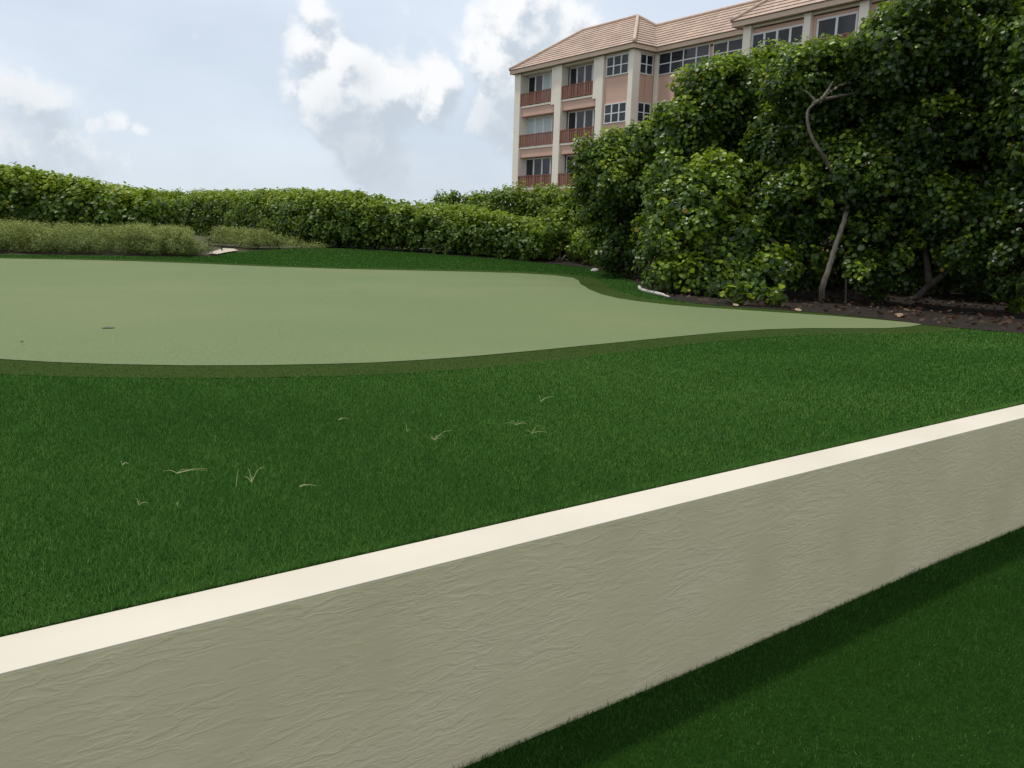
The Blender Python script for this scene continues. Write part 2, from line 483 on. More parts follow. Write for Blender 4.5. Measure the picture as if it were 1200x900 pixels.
def ell_crown(ells, spacing=.34, per=16, size=.14, tint0=.4, seed=1, inner=True, ground=True, up=.55):
    """ells: list of (centre, (rx, ry, rz)); clumps on the surfaces of the union"""
    big = []
    for c, r in ells:
        r = np.array(r, float); c = np.array(c, float)
        if inner and r.mean() > .55:
            big.append((c, r * .86))
            for q in range(8):
                u = rng.normal(size=3); u[2] = abs(u[2]) * .9 - .25; u[1] -= .35; u /= np.linalg.norm(u)
                big.append((c + u * r * rng.uniform(.74, .86), np.full(3, r.mean() * rng.uniform(.22, .38))))
        else: big.append((c, r))
    ells = big
    Cs, Os, Tn = [], [], []
    for k, (c, r) in enumerate(ells):
        c = np.array(c, float); r = np.maximum(np.array(r, float) - .07, .14)
        area = 4 * math.pi * ((r[0] * r[1]) ** 1.6 / 3 + (r[0] * r[2]) ** 1.6 / 3 + (r[1] * r[2]) ** 1.6 / 3) ** (1 / 1.6)
        layers = [(1.0, 1.0)] + ([(.8, 1.0), (.58, .8)] if inner and r.mean() > .6 else [(.75, .8)] if r.mean() > .6 else [])
        for sc, dens in layers:
            n = int(area * sc * sc * dens / spacing ** 2) + 3
            u = rng.normal(size=(n, 3)); u /= np.linalg.norm(u, axis=1, keepdims=True)
            nn = u / r; nn /= np.linalg.norm(nn, axis=1, keepdims=True)
            w = wob(u * r + c, 1.1, seed + 11)
            p = c + u * r * (sc + .13 * w[:, None] / max(.6, r.mean()) + rng.normal(size=(n, 1)) * .05)
            keep = np.ones(n, bool)
            for j, (c2, r2) in enumerate(ells):
                if j != k:
                    q = ((p - np.array(c2)) / np.array(r2)); keep &= (q * q).sum(1) > .62
            if ground: keep &= p[:, 2] > H(p[:, 0], p[:, 1]) + .12
            Cs.append(p[keep]); Os.append(nn[keep]); Tn.append(tint0 + .13 * w[keep] + rng.normal(size=keep.sum()) * .13)
    C, O, T = np.concatenate(Cs), np.concatenate(Os), np.concatenate(Tn)
    return clump_leaves(C, O, spacing * .72, int(per * 3.4), size * .66, T + .20 * O[:, 2], up=up)  # upward-facing leaves tinted lighter, sunlight put into the colour

# ------------------------------------------------------------------ retaining wall
A1, B1 = PZ(0, 790, 0), PZ(1200, 489.5, 0)          # front edge of the cap
A2, B2 = PZ(0, 747, 0), PZ(1200, 474, 0)            # back edge of the cap
wd = (B1 - A1).normalized(); wd.z = 0
wn = Vector((-wd.y, wd.x, 0))                       # away from the camera
cap_w = .5 * ((A2 - A1).dot(wn) + (B2 - B1).dot(wn))
print('wall dir', wd, 'cap width', cap_w, (A2 - A1).dot(wn), (B2 - B1).dot(wn))
for q in (PZ(600, 874, -WALL_H), PZ(1200, 617, -WALL_H)):
    print('base offset from the wall plane', (q - A1).dot(wn))
L0, L1 = -22.0, 34.0
w_rot = math.atan2(wd.y, wd.x)
wall = empty('retaining_wall', (A1.x, A1.y, -WALL_H), w_rot)
tag(wall, 'low grey green stucco retaining wall with a cream painted top, between the two lawns', 'wall')
mb = MB(); mb.box(L0, L1, 0, cap_w, -.25, WALL_H - .006)
mb.build('wall_body', MAT['stucco'], wall)
mb = MB(); mb.box(L0, L1, .002, cap_w + .004, WALL_H - .006, WALL_H + .001)
mb.build('wall_cap', MAT['cap'], wall, bevel=.002)

def wall_uv(u, v):      # u along the wall, v behind its back face -> plan
    p = A1 + wd * u + wn * (cap_w + v)
    return p.x, p.y

# ------------------------------------------------------------------ ground sheets
def axis(fine0, fine1, step, far):
    a = list(np.arange(fine0, fine1 + 1e-6, step)); s = step; x = fine1
    while x < far: s *= 1.6; x += s; a.append(x)
    s = step; x = fine0; b = []
    if fine0 < 0:
        while x > -far: s *= 1.6; x -= s; b.append(x)
    return np.array(b[::-1] + a)
def grid_sheet(name, us, vs, zf, mat):
    U, V = np.meshgrid(us, vs)
    X = A1.x + wd.x * U + wn.x * V; Y = A1.y + wd.y * U + wn.y * V
    Z = zf(X, Y)
    nu, nv = len(us), len(vs)
    idx = np.arange(nu * nv).reshape(nv, nu)
    q = np.stack([idx[:-1, :-1], idx[:-1, 1:], idx[1:, 1:], idx[1:, :-1]], -1).reshape(-1, 4)
    o = mesh_np(name, np.stack([X, Y, Z], -1).reshape(-1, 3), q.ravel(), np.arange(len(q)) * 4, np.full(len(q), 4), mat, smooth=True)
    return tag(o, kind='structure')
us = axis(-40, 60, 1.0, 4000)
grid_sheet('ground', us, cap_w - .05 + np.concatenate([np.arange(0, 90, 1.0), [95, 110, 140, 200, 320, 600, 1200, 2500, 4500]]),
           lambda x, y: H(x, y) - .04, MAT['ground'])
grid_sheet('lower_lawn', us, -np.concatenate([np.arange(0, 12, .5), [13, 16, 22, 35, 60, 120, 300, 900, 3000]])[::-1],
           lambda x, y: np.full_like(x, -WALL_H) + .015 * np.sin(x * 1.3) * np.sin(y * 1.1), MAT['lawn'])

def px_poly(pts):
    return [(p.x, p.y) for p in (G(a, b) for a, b in pts)]

EDGE = [(1400, 404), (1300, 399), (1200, 391.5), (1140, 386.5), (1085, 381.5), (1040, 375), (1000, 371), (960, 367), (900, 362.5), (840, 358.5), (800, 354), (775, 348), (755, 341), (748, 334), (735, 325), (715, 319), (690, 314),
        (640, 308.5), (600, 304.5), (550, 300.5), (500, 297), (450, 293.5), (400, 291), (350, 291), (310, 293), (270, 296), (252, 300), (200, 301), (100, 299.5), (0, 298), (-300, 290)]
w0, w1 = wall_uv(L0, .0), wall_uv(L1, .0)
lawn_poly = [w0, w1] + px_poly(EDGE)
# keep a sane order: wall from left to right, then along the planting from right to left
lawn_poly.append((lawn_poly[-1][0] - 6, lawn_poly[-1][1] - 8))
sheet('upper_lawn', lawn_poly, 0.0, MAT['lawn'], .7)

GREEN_PX = [(-300, 388), (-150, 408), (0, 422), (60, 425.5), (130, 428), (220, 429.5), (300, 429.3), (380, 427.8), (440, 426), (500, 422.5), (560, 418), (620, 412.5), (680, 406.5), (740, 400.5), (800, 394.5), (850, 389.8), (900, 386.6), (950, 385.2), (1000, 385.4), (1040, 385.2), (1065, 383.5), (1080, 381),
            (1070, 379), (1050, 377.2), (1020, 374.5), (980, 371.3), (940, 368.5), (900, 366), (860, 363.2), (820, 360.8), (780, 357.4), (750, 354), (725, 350.3), (705, 345.6), (690, 339.5), (681, 334), (678.5, 329.5), (672, 326), (650, 323), (610, 320.6), (550, 318.8), (480, 317.3), (400, 315.6), (320, 313), (240, 309.6), (160, 306.6), (80, 304.6), (0, 303.2), (-150, 301), (-300, 300)]
green_poly = px_poly(GREEN_PX)
def offset(poly, d):
    out = []; n = len(poly)
    ar = sum(poly[i][0] * poly[(i + 1) % n][1] - poly[(i + 1) % n][0] * poly[i][1] for i in range(n))
    sg = 1 if ar > 0 else -1
    for i in range(n):
        a, b, c = Vector(poly[i - 1]), Vector(poly[i]), Vector(poly[(i + 1) % n])
        t1 = (b - a).normalized(); t2 = (c - b).normalized()
        n1 = Vector((t1.y, -t1.x)) * sg; n2 = Vector((t2.y, -t2.x)) * sg
        m = (n1 + n2)
        if m.length < .3: m = n1 + n2 * .5
        m.normalize()
        k = d / max(.6, m.dot(n1))
        out.append(tuple(b + m * min(k, d * 1.5)))
    return out
collar_poly = offset(green_poly, .62)
sheet('putting_green_collar', collar_poly, .006, MAT['collar'], .8)
sheet('putting_green', green_poly, .011, MAT['green'], .7)

# mulch bed under the trees on the right
bed = px_poly([(1400, 404), (1300, 399), (1200, 391.5), (1140, 386.5), (1085, 381.5), (1040, 375), (1000, 371), (960, 367), (900, 362.5), (840, 358.5), (800, 354), (775, 348), (755, 341), (748, 334), (735, 325), (715, 319), (690, 314), (640, 308.5)])
bed += [(6, 40), (30, 36), (34, 12)]
sheet('mulch_bed', bed, .012, MAT['mulch'], .7)
# bare sand showing in the dune planting
for nm, pts in (('sand_path', [(243, 297.5), (252, 294.5), (262, 291.5), (274, 292), (279, 294), (266, 296), (254, 298.5)]),):
    sheet(nm, px_poly(pts), .02, MAT['sand'], .4)

# ------------------------------------------------------------------ grass blades
def blades(name, X, Y, Z, height, width, mat, tint, lean=.5):
    n = len(X)
    a = rng.uniform(0, 6.283, n); w = np.stack([np.cos(a), np.sin(a), np.zeros(n)], 1) * (width[:, None] * .5)
    b = rng.uniform(0, 6.283, n); l = np.abs(rng.normal(size=n)) * lean
    tip = np.stack([np.cos(b) * l, np.sin(b) * l, np.ones(n)], 1)
    tip = tip / np.linalg.norm(tip, axis=1, keepdims=True) * height[:, None]
    base = np.stack([X, Y, Z], 1)
    mid = base + tip * .55 + np.array([0, 0, 1]) * (height * .06)[:, None]
    V = np.stack([base - w, base + w, mid + w * .75, base + tip, mid - w * .75], 1).reshape(-1, 3)
    lo = (np.arange(n)[:, None] * 5 + np.arange(5)[None]).ravel()
    o = mesh_np(name, V, lo, np.arange(n) * 5, np.full(n, 5), mat, None, np.repeat(tint, 5))
    return tag(o, kind='stuff')

def polar(n, r0, r1, ang):
    r = np.exp(rng.uniform(math.log(r0), math.log(r1), n)); a = rng.uniform(-ang, ang, n)
    return r * np.sin(a), r * np.cos(a), r

X, Y, r = polar(1250000, 2.2, 34, R(46))
V_ = (X - A1.x) * wn.x + (Y - A1.y) * wn.y
ok = inpoly(lawn_poly, X, Y) & np.where(rng.random(len(X)) < .45, ~inpoly(offset(green_poly, .52), X, Y), ~inpoly(collar_poly, X, Y)) & (V_ > cap_w + .012)
X, Y, r = X[ok], Y[ok], r[ok]
# a denser fringe right behind the cap
n = 30000
u = rng.uniform(-1.5, 12, n); v = rng.uniform(.012, .06, n)
p = np.stack([A1.x + wd.x * u + wn.x * (cap_w + v), A1.y + wd.y * u + wn.y * (cap_w + v)], 1)
X = np.concatenate([X, p[:, 0]]); Y = np.concatenate([Y, p[:, 1]]); r = np.hypot(X, Y)
pw = np.stack([X, Y, np.zeros_like(X)], 1)
patch = wob(pw, .6, 5) * .15 + wob(pw, 5.0, 8) * .06
tint = np.clip(.60 + patch + rng.normal(size=len(X)) * .2, 0, .93)
tint = np.where(rng.random(len(X)) < .004, 1.0, tint)
hgt = rng.uniform(.012, .028, len(X)) * (1 + .008 * r)
wid = .0023 * np.maximum(1, r / 4.0)
print('upper blades', len(X))
blades('upper_lawn_grass', X, Y, H(X, Y), hgt, wid, MAT['grass'], tint, .9)

# collar: very short olive fibres
X, Y, r = polar(260000, 5.5, 30, R(42))
ok = inpoly(collar_poly, X, Y) & ~inpoly(offset(green_poly, .01), X, Y)
X, Y, r = X[ok], Y[ok], r[ok]
blades('collar_grass', X, Y, H(X, Y) + .008, rng.uniform(.004, .008, len(X)), .003 * np.maximum(1, r / 3.5), MAT['collar_blade'], rng.uniform(0, 1, len(X)), .7)

# lower lawn
n = 520000
u = rng.uniform(.2, 13, n); v = -rng.uniform(.0, 1, n) ** 1.25 * 3.6 - .004
X = A1.x + wd.x * u + wn.x * v; Y = A1.y + wd.y * u + wn.y * v
r = np.hypot(X, Y)
ok = (Y > .8) & (X > -2.5) & (X < 1.15 * Y + 1.5)
X, Y, r, v = X[ok], Y[ok], r[ok], v[ok]
pw = np.stack([X, Y, np.zeros_like(X)], 1)
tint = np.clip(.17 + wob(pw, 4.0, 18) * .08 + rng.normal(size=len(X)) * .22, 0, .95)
tint = np.where(rng.random(len(X)) < .003, 1.0, tint)
hgt = rng.uniform(.012, .030, len(X)) + np.where((v > -.06) & (rng.random(len(X)) < .25), rng.uniform(0, .03, len(X)), 0)
print('lower blades', len(X))
blades('lower_lawn_grass', X, Y, np.full(len(X), -WALL_H) + .015 * np.sin(X * 1.3) * np.sin(Y * 1.1) - .002, hgt, np.full(len(X), .0024), MAT['grass'], tint, .85)

# ------------------------------------------------------------------ loose pale blades and weeds on the turf
def weed(name, cat, label, px, py, spec, group='pale loose grass on the lawn'):
    """spec: list of (dx_px, dy_px_up, curl) tips relative to the root pixel, in photo pixels"""
    g = G(px, py)
    s = (g - C0).length / FPX
    right = Vector((1, 0, 0)); fw = Vector((g.x, g.y, 0)).normalized()
    mb = MB()
    for dx, dy, flat in spec:
        tip = Vector((dx * s, 0, 0)) + (fw * (dy * s * 2.6) if flat else Vector((0, 0, dy * s)) + fw * (abs(dx) * s * .2))
        p0 = Vector((0, 0, .028)); p2 = p0 + tip + Vector((0, 0, .006 if flat else 0))
        p1 = p0 + tip * .5 + Vector((0, 0, .012 if flat else abs(dy) * s * .35))
        path = curve_path([p0, p1, p2], 4)
        mb.tube(path, [(.0013 * (1 - .7 * k / (len(path) - 1))) for k in range(len(path))], 4)
    o = mb.build(name, MAT['weed'])
    o.location = (g.x, g.y, g.z)
    a = o.data.attributes.new('tint', 'FLOAT', 'POINT')
    a.data.foreach_set('value', [random.uniform(.2, 1)] * len(o.data.vertices))
    tag(o, label, cat, group)
W = weed
W('loose_grass_blade', 'grass blade', 'small curled pale blade furthest left on the upper lawn', 144, 551, [(-2, 4, 0), (7, 0, 1), (5, 1, 1)])
W('loose_grass_blade', 'grass blade', 'long pale grass stalks lying flat left of the upright pale weed', 208, 561, [(33, 7, 1), (30, 4, 1), (-14, 1, 1), (12, 5, 1)])
W('loose_grass_blade', 'grass blade', 'hook shaped pale blade nearest the cream wall top on the left', 163, 599, [(-3, 7, 0), (11, 1, 1), (1, 5, 0)])
W('loose_grass_blade', 'grass blade', 'tiny upright pale blade right of the hook shaped blade', 208.5, 600, [(1, 5, 0), (-1, 3, 0)])
W('loose_grass_blade', 'grass blade', 'single thin pale blade leaning beside the upright weed tuft', 277, 577, [(4, 19, 0), (1, 4, 0)])
W('weed_tuft', 'weed', 'pale weed tuft with spread blades standing upright on the upper lawn', 295, 572, [(15, 17, 0), (-4, 16, 0), (-8, 6, 0), (1, 8, 0), (3, 6, 0)])
W('loose_grass_blade', 'grass blade', 'single straight pale blade lying flat right of the weed tuft', 351, 577, [(19, 0, 1), (10, .5, 1)])
W('loose_grass_blade', 'grass blade', 'pale short stalk lying near the olive collar of the green', 397, 497, [(13, 1, 1), (5, 1.5, 1)])
W('weed_tuft', 'weed', 'small pale weed with one upright stem left of the sprawling weed', 477, 511, [(-3, 11, 0), (4, 0, 1), (-2, 8, 0)])
W('loose_grass_blade', 'grass blade', 'tiny pale blade behind the small upright weed', 484, 489, [(1, 4, 0)])
W('weed_tuft', 'weed', 'sprawling pale weed with a long flat stem in mid lawn', 509, 521, [(20, 11, 0), (-4, 4, 0), (-6, 2, 0), (7, 2, 0), (4, 6, 0), (10, 6, 0)])
W('weed_tuft', 'weed', 'wide sprawling weed with thin blades between two pale weeds', 605, 503, [(12, 1, 1), (-14, 1, 1), (-7, 5, 0), (10, 4, 0), (-4, 3, 0), (3, 5, 0)])
W('weed_tuft', 'weed', 'low weed with a long blade to the right, beside the wide sprawling weed', 623, 513, [(18, 1, 1), (9, 9, 0), (-6, 3, 0), (4, 3, 0)])
W('weed_tuft', 'weed', 'furthest pale weed with arched blades near the putting green', 633, 475, [(17, 6, 0), (-2, 7, 0), (10, 5, 0), (5, 1, 1)])

# cup in the green and a small dark mark
c = G(127, 385.5)
cup = empty('golf_cup', (c.x, c.y, c.z + .011))
tag(cup, 'round golf hole cup sunk in the pale putting green', 'golf hole')
mb = MB(); mb.tube([(0, 0, -.002), (0, 0, .0035)], .062, 24); mb.build('cup_liner', MAT['cupdark'], cup)
mb = MB()
for i in range(24):
    a0, a1 = 2 * math.pi * i / 24, 2 * math.pi * (i + 1) / 24
    q = lambda r_, a_, z_: (r_ * math.cos(a_), r_ * math.sin(a_), z_)
    mb.poly([q(.062, a0, .005), q(.07, a0, .003), q(.07, a1, .003), q(.062, a1, .005)])
mb.build('cup_rim', MAT['collar'], cup)
def fallen_leaf(px, py, size, tint, label, group=None, tilt=.3):
    g = G(px, py)
    Nn = np.array([[random.uniform(-tilt, tilt), -.35, 1.0]])
    o = leaves_obj('fallen_leaf', np.zeros((1, 3)), Nn, [size], np.array([tint]), MAT['deadleaf'])
    o.location = (g.x, g.y, g.z + .035 + size * .12)
    tag(o, label, 'leaf', group)
fallen_leaf(26, 405, .035, .1, 'small dark dead leaf lying alone on the putting green')
fallen_leaf(1053, 372.5, .16, .85, 'large pale pinkish sea grape leaf at the mulch edge near the green tip', tilt=.5)
fallen_leaf(935, 366, .12, .9, 'pale yellow fallen leaf at the green edge left of the leaning trunk')
fallen_leaf(862, 360, .12, .9, 'pale fallen leaf at the foot of the round leafy bush', tilt=.2)
fallen_leaf(1063, 366, .14, .6, 'tan fallen leaf on the dark mulch behind the large pinkish leaf')

# leaf litter on the mulch bed
n = 9000
X = rng.uniform(1, 26, n); Y = rng.uniform(10, 34, n)
edge_poly = bed
ok = inpoly(offset(bed, -.03), X, Y)
X, Y = X[ok], Y[ok]
P = np.stack([X, Y, H(X, Y) + .03 + rng.uniform(0, .05, len(X))], 1)
Nn = np.stack([rng.normal(size=len(X)) * .45, rng.normal(size=len(X)) * .45, np.ones(len(X))], 1)
o = leaves_obj('leaf_litter', P, Nn, rng.uniform(.05, .10, len(X)), np.clip(rng.beta(1.0, 10.0, len(X)), 0, 1), MAT['deadleaf'])
tag(o, kind='stuff')

# ------------------------------------------------------------------ stones, edging, twig
def lump(name, px, py, sx, sy, sz, label, cat):
    g = G(px, py)
    mb = MB(); nu, nv = 12, 7
    for j in range(nv + 1):
        th = math.pi / 2 * j / nv
        for i in range(nu):
            a = 2 * math.pi * i / nu; k = 1 + .16 * math.sin(3 * a + px) + .09 * math.sin(5 * a + j)
            mb.v.append((sx * k * math.cos(a) * math.cos(th * .98), sy * k * math.sin(a) * math.cos(th * .98), sz * math.sin(th) * (1 + .1 * math.sin(2 * a))))
    for j in range(nv):
        for i in range(nu):
            mb.f.append((j * nu + i, j * nu + (i + 1) % nu, (j + 1) * nu + (i + 1) % nu, (j + 1) * nu + i)); mb.uv.append([(0, 0)] * 4)
    o = mb.build(name, MAT['stone'], smooth=True); o.location = (g.x, g.y, g.z - .01)
    return tag(o, label, cat)
lump('pale_rock', 697, 317.5, .13, .1, .09, 'small white rock on the grass below the dark hedge corner', 'rock')
e = [G(a, b) for a, b in ((749, 337.5), (751, 340.5), (758, 342.8), (766, 344.6), (775, 346.8), (784, 349.6))]
mb = MB(); mb.tube(curve_path([Vector((p.x, p.y, p.z + .03)) for p in e], 5), [.03, .04] + [.035] * 20 + [.02] * 4, 8)
o = mb.build('garden_edging', MAT['stone'], smooth=True)
tag(o, 'curved white edging stone where the bush meets the turf', 'edging')
g = G(512, 296)
mb = MB()
for a, b in (((-.3, 0, .06), (.45, -.1, .34)), ((-.1, .05, .1), (-.35, -.1, .42)), ((.05, 0, .15), (.55, -.05, .2)), ((.1, 0, .05), (-.6, -.1, .12))):
    mb.tube(curve_path([Vector(a), (Vector(a) + Vector(b)) / 2 + Vector((0, 0, .06)), Vector(b)], 4), .018, 5)
o = mb.build('dry_branch', MAT['drywood']); o.location = g - Vector((0, .15, 0))
tag(o, 'pale dry branch lying at the foot of the long hedge', 'branch')

# ------------------------------------------------------------------ hedges along the dune
def hedge(name, label, cat, front, tops, thick, mat, size, spacing, per, tint0, seed, T=LEAF, batter=.35, group=None, up=.55, topdepth=.8, recess=.3):
    """front: pixels of the base line, tops: pixel rows of the crest above each of them"""
    F = [G(a, b) for a, b in front]
    Zt = []
    for (a, b), t, f in zip(front, tops, F):
        Zt.append(PD(a, t, f.y + topdepth).z)
    F2 = np.array([(p.x, p.y) for p in F]); Zt = np.array(Zt)
    seg = np.hypot(*np.diff(F2, axis=0).T); S = np.concatenate([[0], np.cumsum(seg)])
    Lh = S[-1]
    def at(s):
        x = np.interp(s, S, F2[:, 0]); y = np.interp(s, S, F2[:, 1]); z = np.interp(s, S, Zt)
        return x, y, z
    hmean = (Zt - H(F2[:, 0], F2[:, 1])).mean()
    Cs, Os, Ts = [], [], []
    def surf(n, w0, w1, shrink=0.0):
        s = rng.uniform(0, Lh, n); w = rng.uniform(w0, w1, n)
        x, y, zt = at(s)
        x2, y2, _ = at(np.clip(s + .3, 0, Lh)); x1, y1, _ = at(np.clip(s - .3, 0, Lh))
        tx, ty = x2 - x1, y2 - y1; l = np.hypot(tx, ty) + 1e-9; tx /= l; ty /= l
        nx, ny = -ty, tx                                     # away from the camera when the line runs left to right
        sgn = np.where(ny < 0, -1, 1); nx *= sgn; ny *= sgn
        g = H(x, y); h = zt - g
        r = np.minimum(.45, h * .4)
        # cross section: front face w in 0..1, top 1..2, back 2..3
        dep = np.where(w < 1, batter * w ** 1.5 + recess * np.clip(1 - w / .42, 0, 1) ** .5, np.where(w < 2, batter + (thick - 2 * batter) * (w - 1), thick - batter * (w - 2)))
        hh = np.where(w < 1, h * (.02 + .94 * w), np.where(w < 2, h * (.96 + .04 * np.sin((w - 1) * math.pi)), h * (.95 - .85 * (w - 2))))
        ox = np.where(w < 1, -1, np.where(w < 2, 0, 1)); oz = np.where((w > .85) & (w < 2.1), 1.0, .15)
        p = np.stack([x + nx * dep, y + ny * dep, g + hh], 1)
        nn = np.stack([nx * ox, ny * ox, oz], 1); nn /= np.linalg.norm(nn, axis=1, keepdims=True)
        wv = wob(p, 1.3, seed) ; wv2 = wob(p, 4.0, seed + 3)
        p = p + nn * (.11 * wv + .06 * wv2 - shrink + rng.normal(size=n) * .05)[:, None]
        Cs.append(p); Os.append(nn); Ts.append(tint0 + .10 * wv + rng.normal(size=n) * .06)
    k = Lh / spacing ** 2
    surf(int(k * hmean), 0, 1); surf(int(k * thick), 1, 2); surf(int(k * hmean * .6), 2, 3)
    surf(int(k * hmean), 0, 1, .28); surf(int(k * thick), 1, 2, .25); surf(int(k * hmean), 0, 1, .6); surf(int(k * hmean * .8), 0, .7, 1.0); surf(int(k * hmean * .8), 2.2, 3, .4); surf(int(k * hmean), 0, 1, 1.4); surf(int(k * thick), 1, 2, .55)
    # rounded ends
    for s0 in (0, Lh):
        n = int(hmean * thick / spacing ** 2)
        x, y, zt = at(np.full(n, s0)); d = rng.uniform(.2, thick - .2, n); z = rng.uniform(.08, .95, n)
        tx, ty = (F2[1] - F2[0]) if s0 == 0 else (F2[-1] - F2[-2]); l = math.hypot(tx, ty); tx /= l; ty /= l
        nx, ny = (-ty, tx) if tx > 0 else (ty, -tx)
        g = H(x, y)
        p = np.stack([x + nx * d, y + ny * d, g + (zt - g) * z], 1)
        o_ = np.array([-tx, -ty, .2]) if s0 == 0 else np.array([tx, ty, .2])
        Cs.append(p + o_ * .1); Os.append(np.tile(o_, (n, 1))); Ts.append(np.full(n, tint0))
    C, O, Tt = np.concatenate(Cs), np.concatenate(Os), np.concatenate(Ts)
    P, Nn, sz, tn = clump_leaves(C, O, spacing * .75, int(per * 2.9), size * .74, Tt + np.where(O[:, 2] > .6, .26, -.2), up=up, yp=.008)  # leaf tint paints sunlit tops lighter and shaded fronts darker
    ok = P[:, 2] > H(P[:, 0], P[:, 1]) + .03
    P, Nn, sz, tn = P[ok], Nn[ok], sz[ok], tn[ok]
    base = Vector((F[len(F) // 2].x, F[len(F) // 2].y, F[len(F) // 2].z))
    root = empty(name, base)
    b = np.array(base)
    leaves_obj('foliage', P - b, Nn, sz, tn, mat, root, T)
    for s in np.arange(.3, Lh, .9):
        x, y, zt = (float(q) for q in at(s)); y += thick * .45; x += random.uniform(-.2, .2)
        g = Hf(x, y)
        top = Vector((x + random.uniform(-.3, .3), y + random.uniform(-.3, .3), g + (zt - g) * .8))
        mb = MB(); mb.tube(curve_path([Vector((x, y, g - .05)) - base, (Vector((x, y, g)) + top) / 2 + Vector((random.uniform(-.15, .15), 0, 0)) - base, top - base], 3), [.035 - .004 * q for q in range(7)], 5)
        mb.build('stem', MAT['dark_bark'], root)
    print(name, 'leaves', len(P), 'len', round(Lh, 1), 'h', round(float(hmean), 2), 'y', round(float(F2[:, 1].mean()), 1))
    return tag(root, label, cat, group)

hedge('sea_grape_hedge', 'tall clipped sea grape hedge at the far left, rising above the low grey shrubs', 'hedge',
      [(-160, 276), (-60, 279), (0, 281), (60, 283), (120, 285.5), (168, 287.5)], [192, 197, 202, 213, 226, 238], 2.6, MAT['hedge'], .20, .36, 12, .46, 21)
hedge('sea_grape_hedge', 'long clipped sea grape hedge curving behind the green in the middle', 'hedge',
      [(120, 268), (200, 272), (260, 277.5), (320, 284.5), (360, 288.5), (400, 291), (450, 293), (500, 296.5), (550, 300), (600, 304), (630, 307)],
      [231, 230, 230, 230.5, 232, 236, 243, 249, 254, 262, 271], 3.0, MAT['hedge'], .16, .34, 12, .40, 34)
hedge('low_shrub_bank', 'low pale green shrub bank below the tall left hedge, beside the green', 'shrub',
      [(-160, 295), (-60, 297), (0, 298), (60, 299), (120, 300), (180, 301.5), (225, 302), (250, 299)], [260, 263, 265, 271, 272, 272, 277, 288], 3.2, MAT['shrub'], .085, .24, 20, .5, 45, SLIM, .5, up=.8, recess=.7)
hedge('low_shrub_bank', 'small pale grey shrub clump between the sand patch and the long hedge', 'shrub',
      [(236, 287.5), (262, 289.5), (290, 292.5), (320, 292.5), (350, 291.5), (385, 291.5)], [274, 274, 275, 279, 285, 290], 1.2, MAT['shrub'], .085, .22, 18, .62, 52, SLIM, .3, up=.8)

# ------------------------------------------------------------------ trees and bushes on the right
def ellpx(px, py, depth, rx, ry, rd=None):
    c = PD(px, py, depth); s = depth / FPX * 1.02
    rd = rd if rd is not None else (rx + ry) * .5 * s
    return ((c.x, c.y, c.z), (rx * s, rd, ry * s))

def tree(name, label, cat, base, ells, trunks, mat, size=.14, spacing=.34, per=15, tint0=.38, seed=1, bark='bark', group=None, inner=True, up=.55):
    """trunks: list of (points, r0, r1); points in world space"""
    root = empty(name, base); b = np.array(base)
    P, Nn, sz, tn = ell_crown(ells, spacing, per, size, tint0, seed, inner, up=up)
    ok = P[:, 2] > H(P[:, 0], P[:, 1]) + .05
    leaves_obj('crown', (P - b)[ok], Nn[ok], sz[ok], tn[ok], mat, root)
    for nm, pts, r0, r1 in trunks:
        mb = MB(); path = curve_path([Vector(p) - Vector(base) for p in pts], 6, .008)
        mb.tube(path, [r0 + (r1 - r0) * k / (len(path) - 1) for k in range(len(path))], 8)
        mb.build(nm, MAT[bark], root, smooth=True)
    print(name, 'leaves', int(ok.sum()))
    return tag(root, label, cat, group)

def stems(base, ells, n=4, r=.05):
    out = []
    for k in range(n):
        c, rr = ells[k % len(ells)]
        b = Vector(base) + Vector((random.uniform(-.25, .25), random.uniform(-.2, .3), -.05))
        t = Vector(c) + Vector((random.uniform(-.4, .4) * rr[0], random.uniform(-.2, .2), rr[2] * random.uniform(.1, .5)))
        m = (b + t) / 2 + Vector((random.uniform(-.3, .3), random.uniform(-.2, .2), 0))
        out.append(('trunk' if k == 0 else 'limb', [b, m, t], r * random.uniform(.8, 1.2), r * .35))
    return out

GR = 'sea grape trees along the right side'
# bushes behind the long hedge
e = [ellpx(530, 246, 36, 26, 17), ellpx(565, 247, 36, 26, 20), ellpx(600, 244, 36, 26, 24), ellpx(640, 243, 36, 26, 26)]
b = (e[1][0][0], 36, Hf(e[1][0][0], 36))
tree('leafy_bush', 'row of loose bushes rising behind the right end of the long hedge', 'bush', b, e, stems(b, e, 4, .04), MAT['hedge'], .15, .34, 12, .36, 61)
e = [ellpx(655, 272, 30.5, 28, 34, 1.0), ellpx(675, 250, 31, 24, 30, 1.0), ellpx(640, 290, 30, 16, 18, .6), ellpx(665, 298, 29.6, 28, 16, .6), ellpx(690, 292, 29, 20, 26, .7)]
g = G(660, 309); b = tuple(g + Vector((0, .6, 0)))
tree('leafy_bush', 'light green loose bush filling the corner between the long hedge and the trees', 'bush', b, e, stems(b, e, 4, .04), MAT['hedge'], .16, .36, 12, .5, 62)
# middle tree in front of the building
e = [ellpx(717, 222, 25.5, 40, 58), ellpx(694, 194, 25.5, 22, 24), ellpx(722, 184, 25.5, 26, 26), ellpx(746, 178, 25.5, 24, 32), ellpx(722, 275, 25.5, 30, 40), ellpx(757, 215, 26, 28, 60), ellpx(730, 300, 25, 32, 24)]
g = G(730, 322); b = tuple(g + Vector((.2, 1.2, 0)))
tree('sea_grape_tree', 'round topped sea grape tree in front of the pink building, left end of the trees', 'tree', b, e, stems(b, e, 6, .07), MAT['grape'], .165, .38, 15, .46, 63, group=GR)
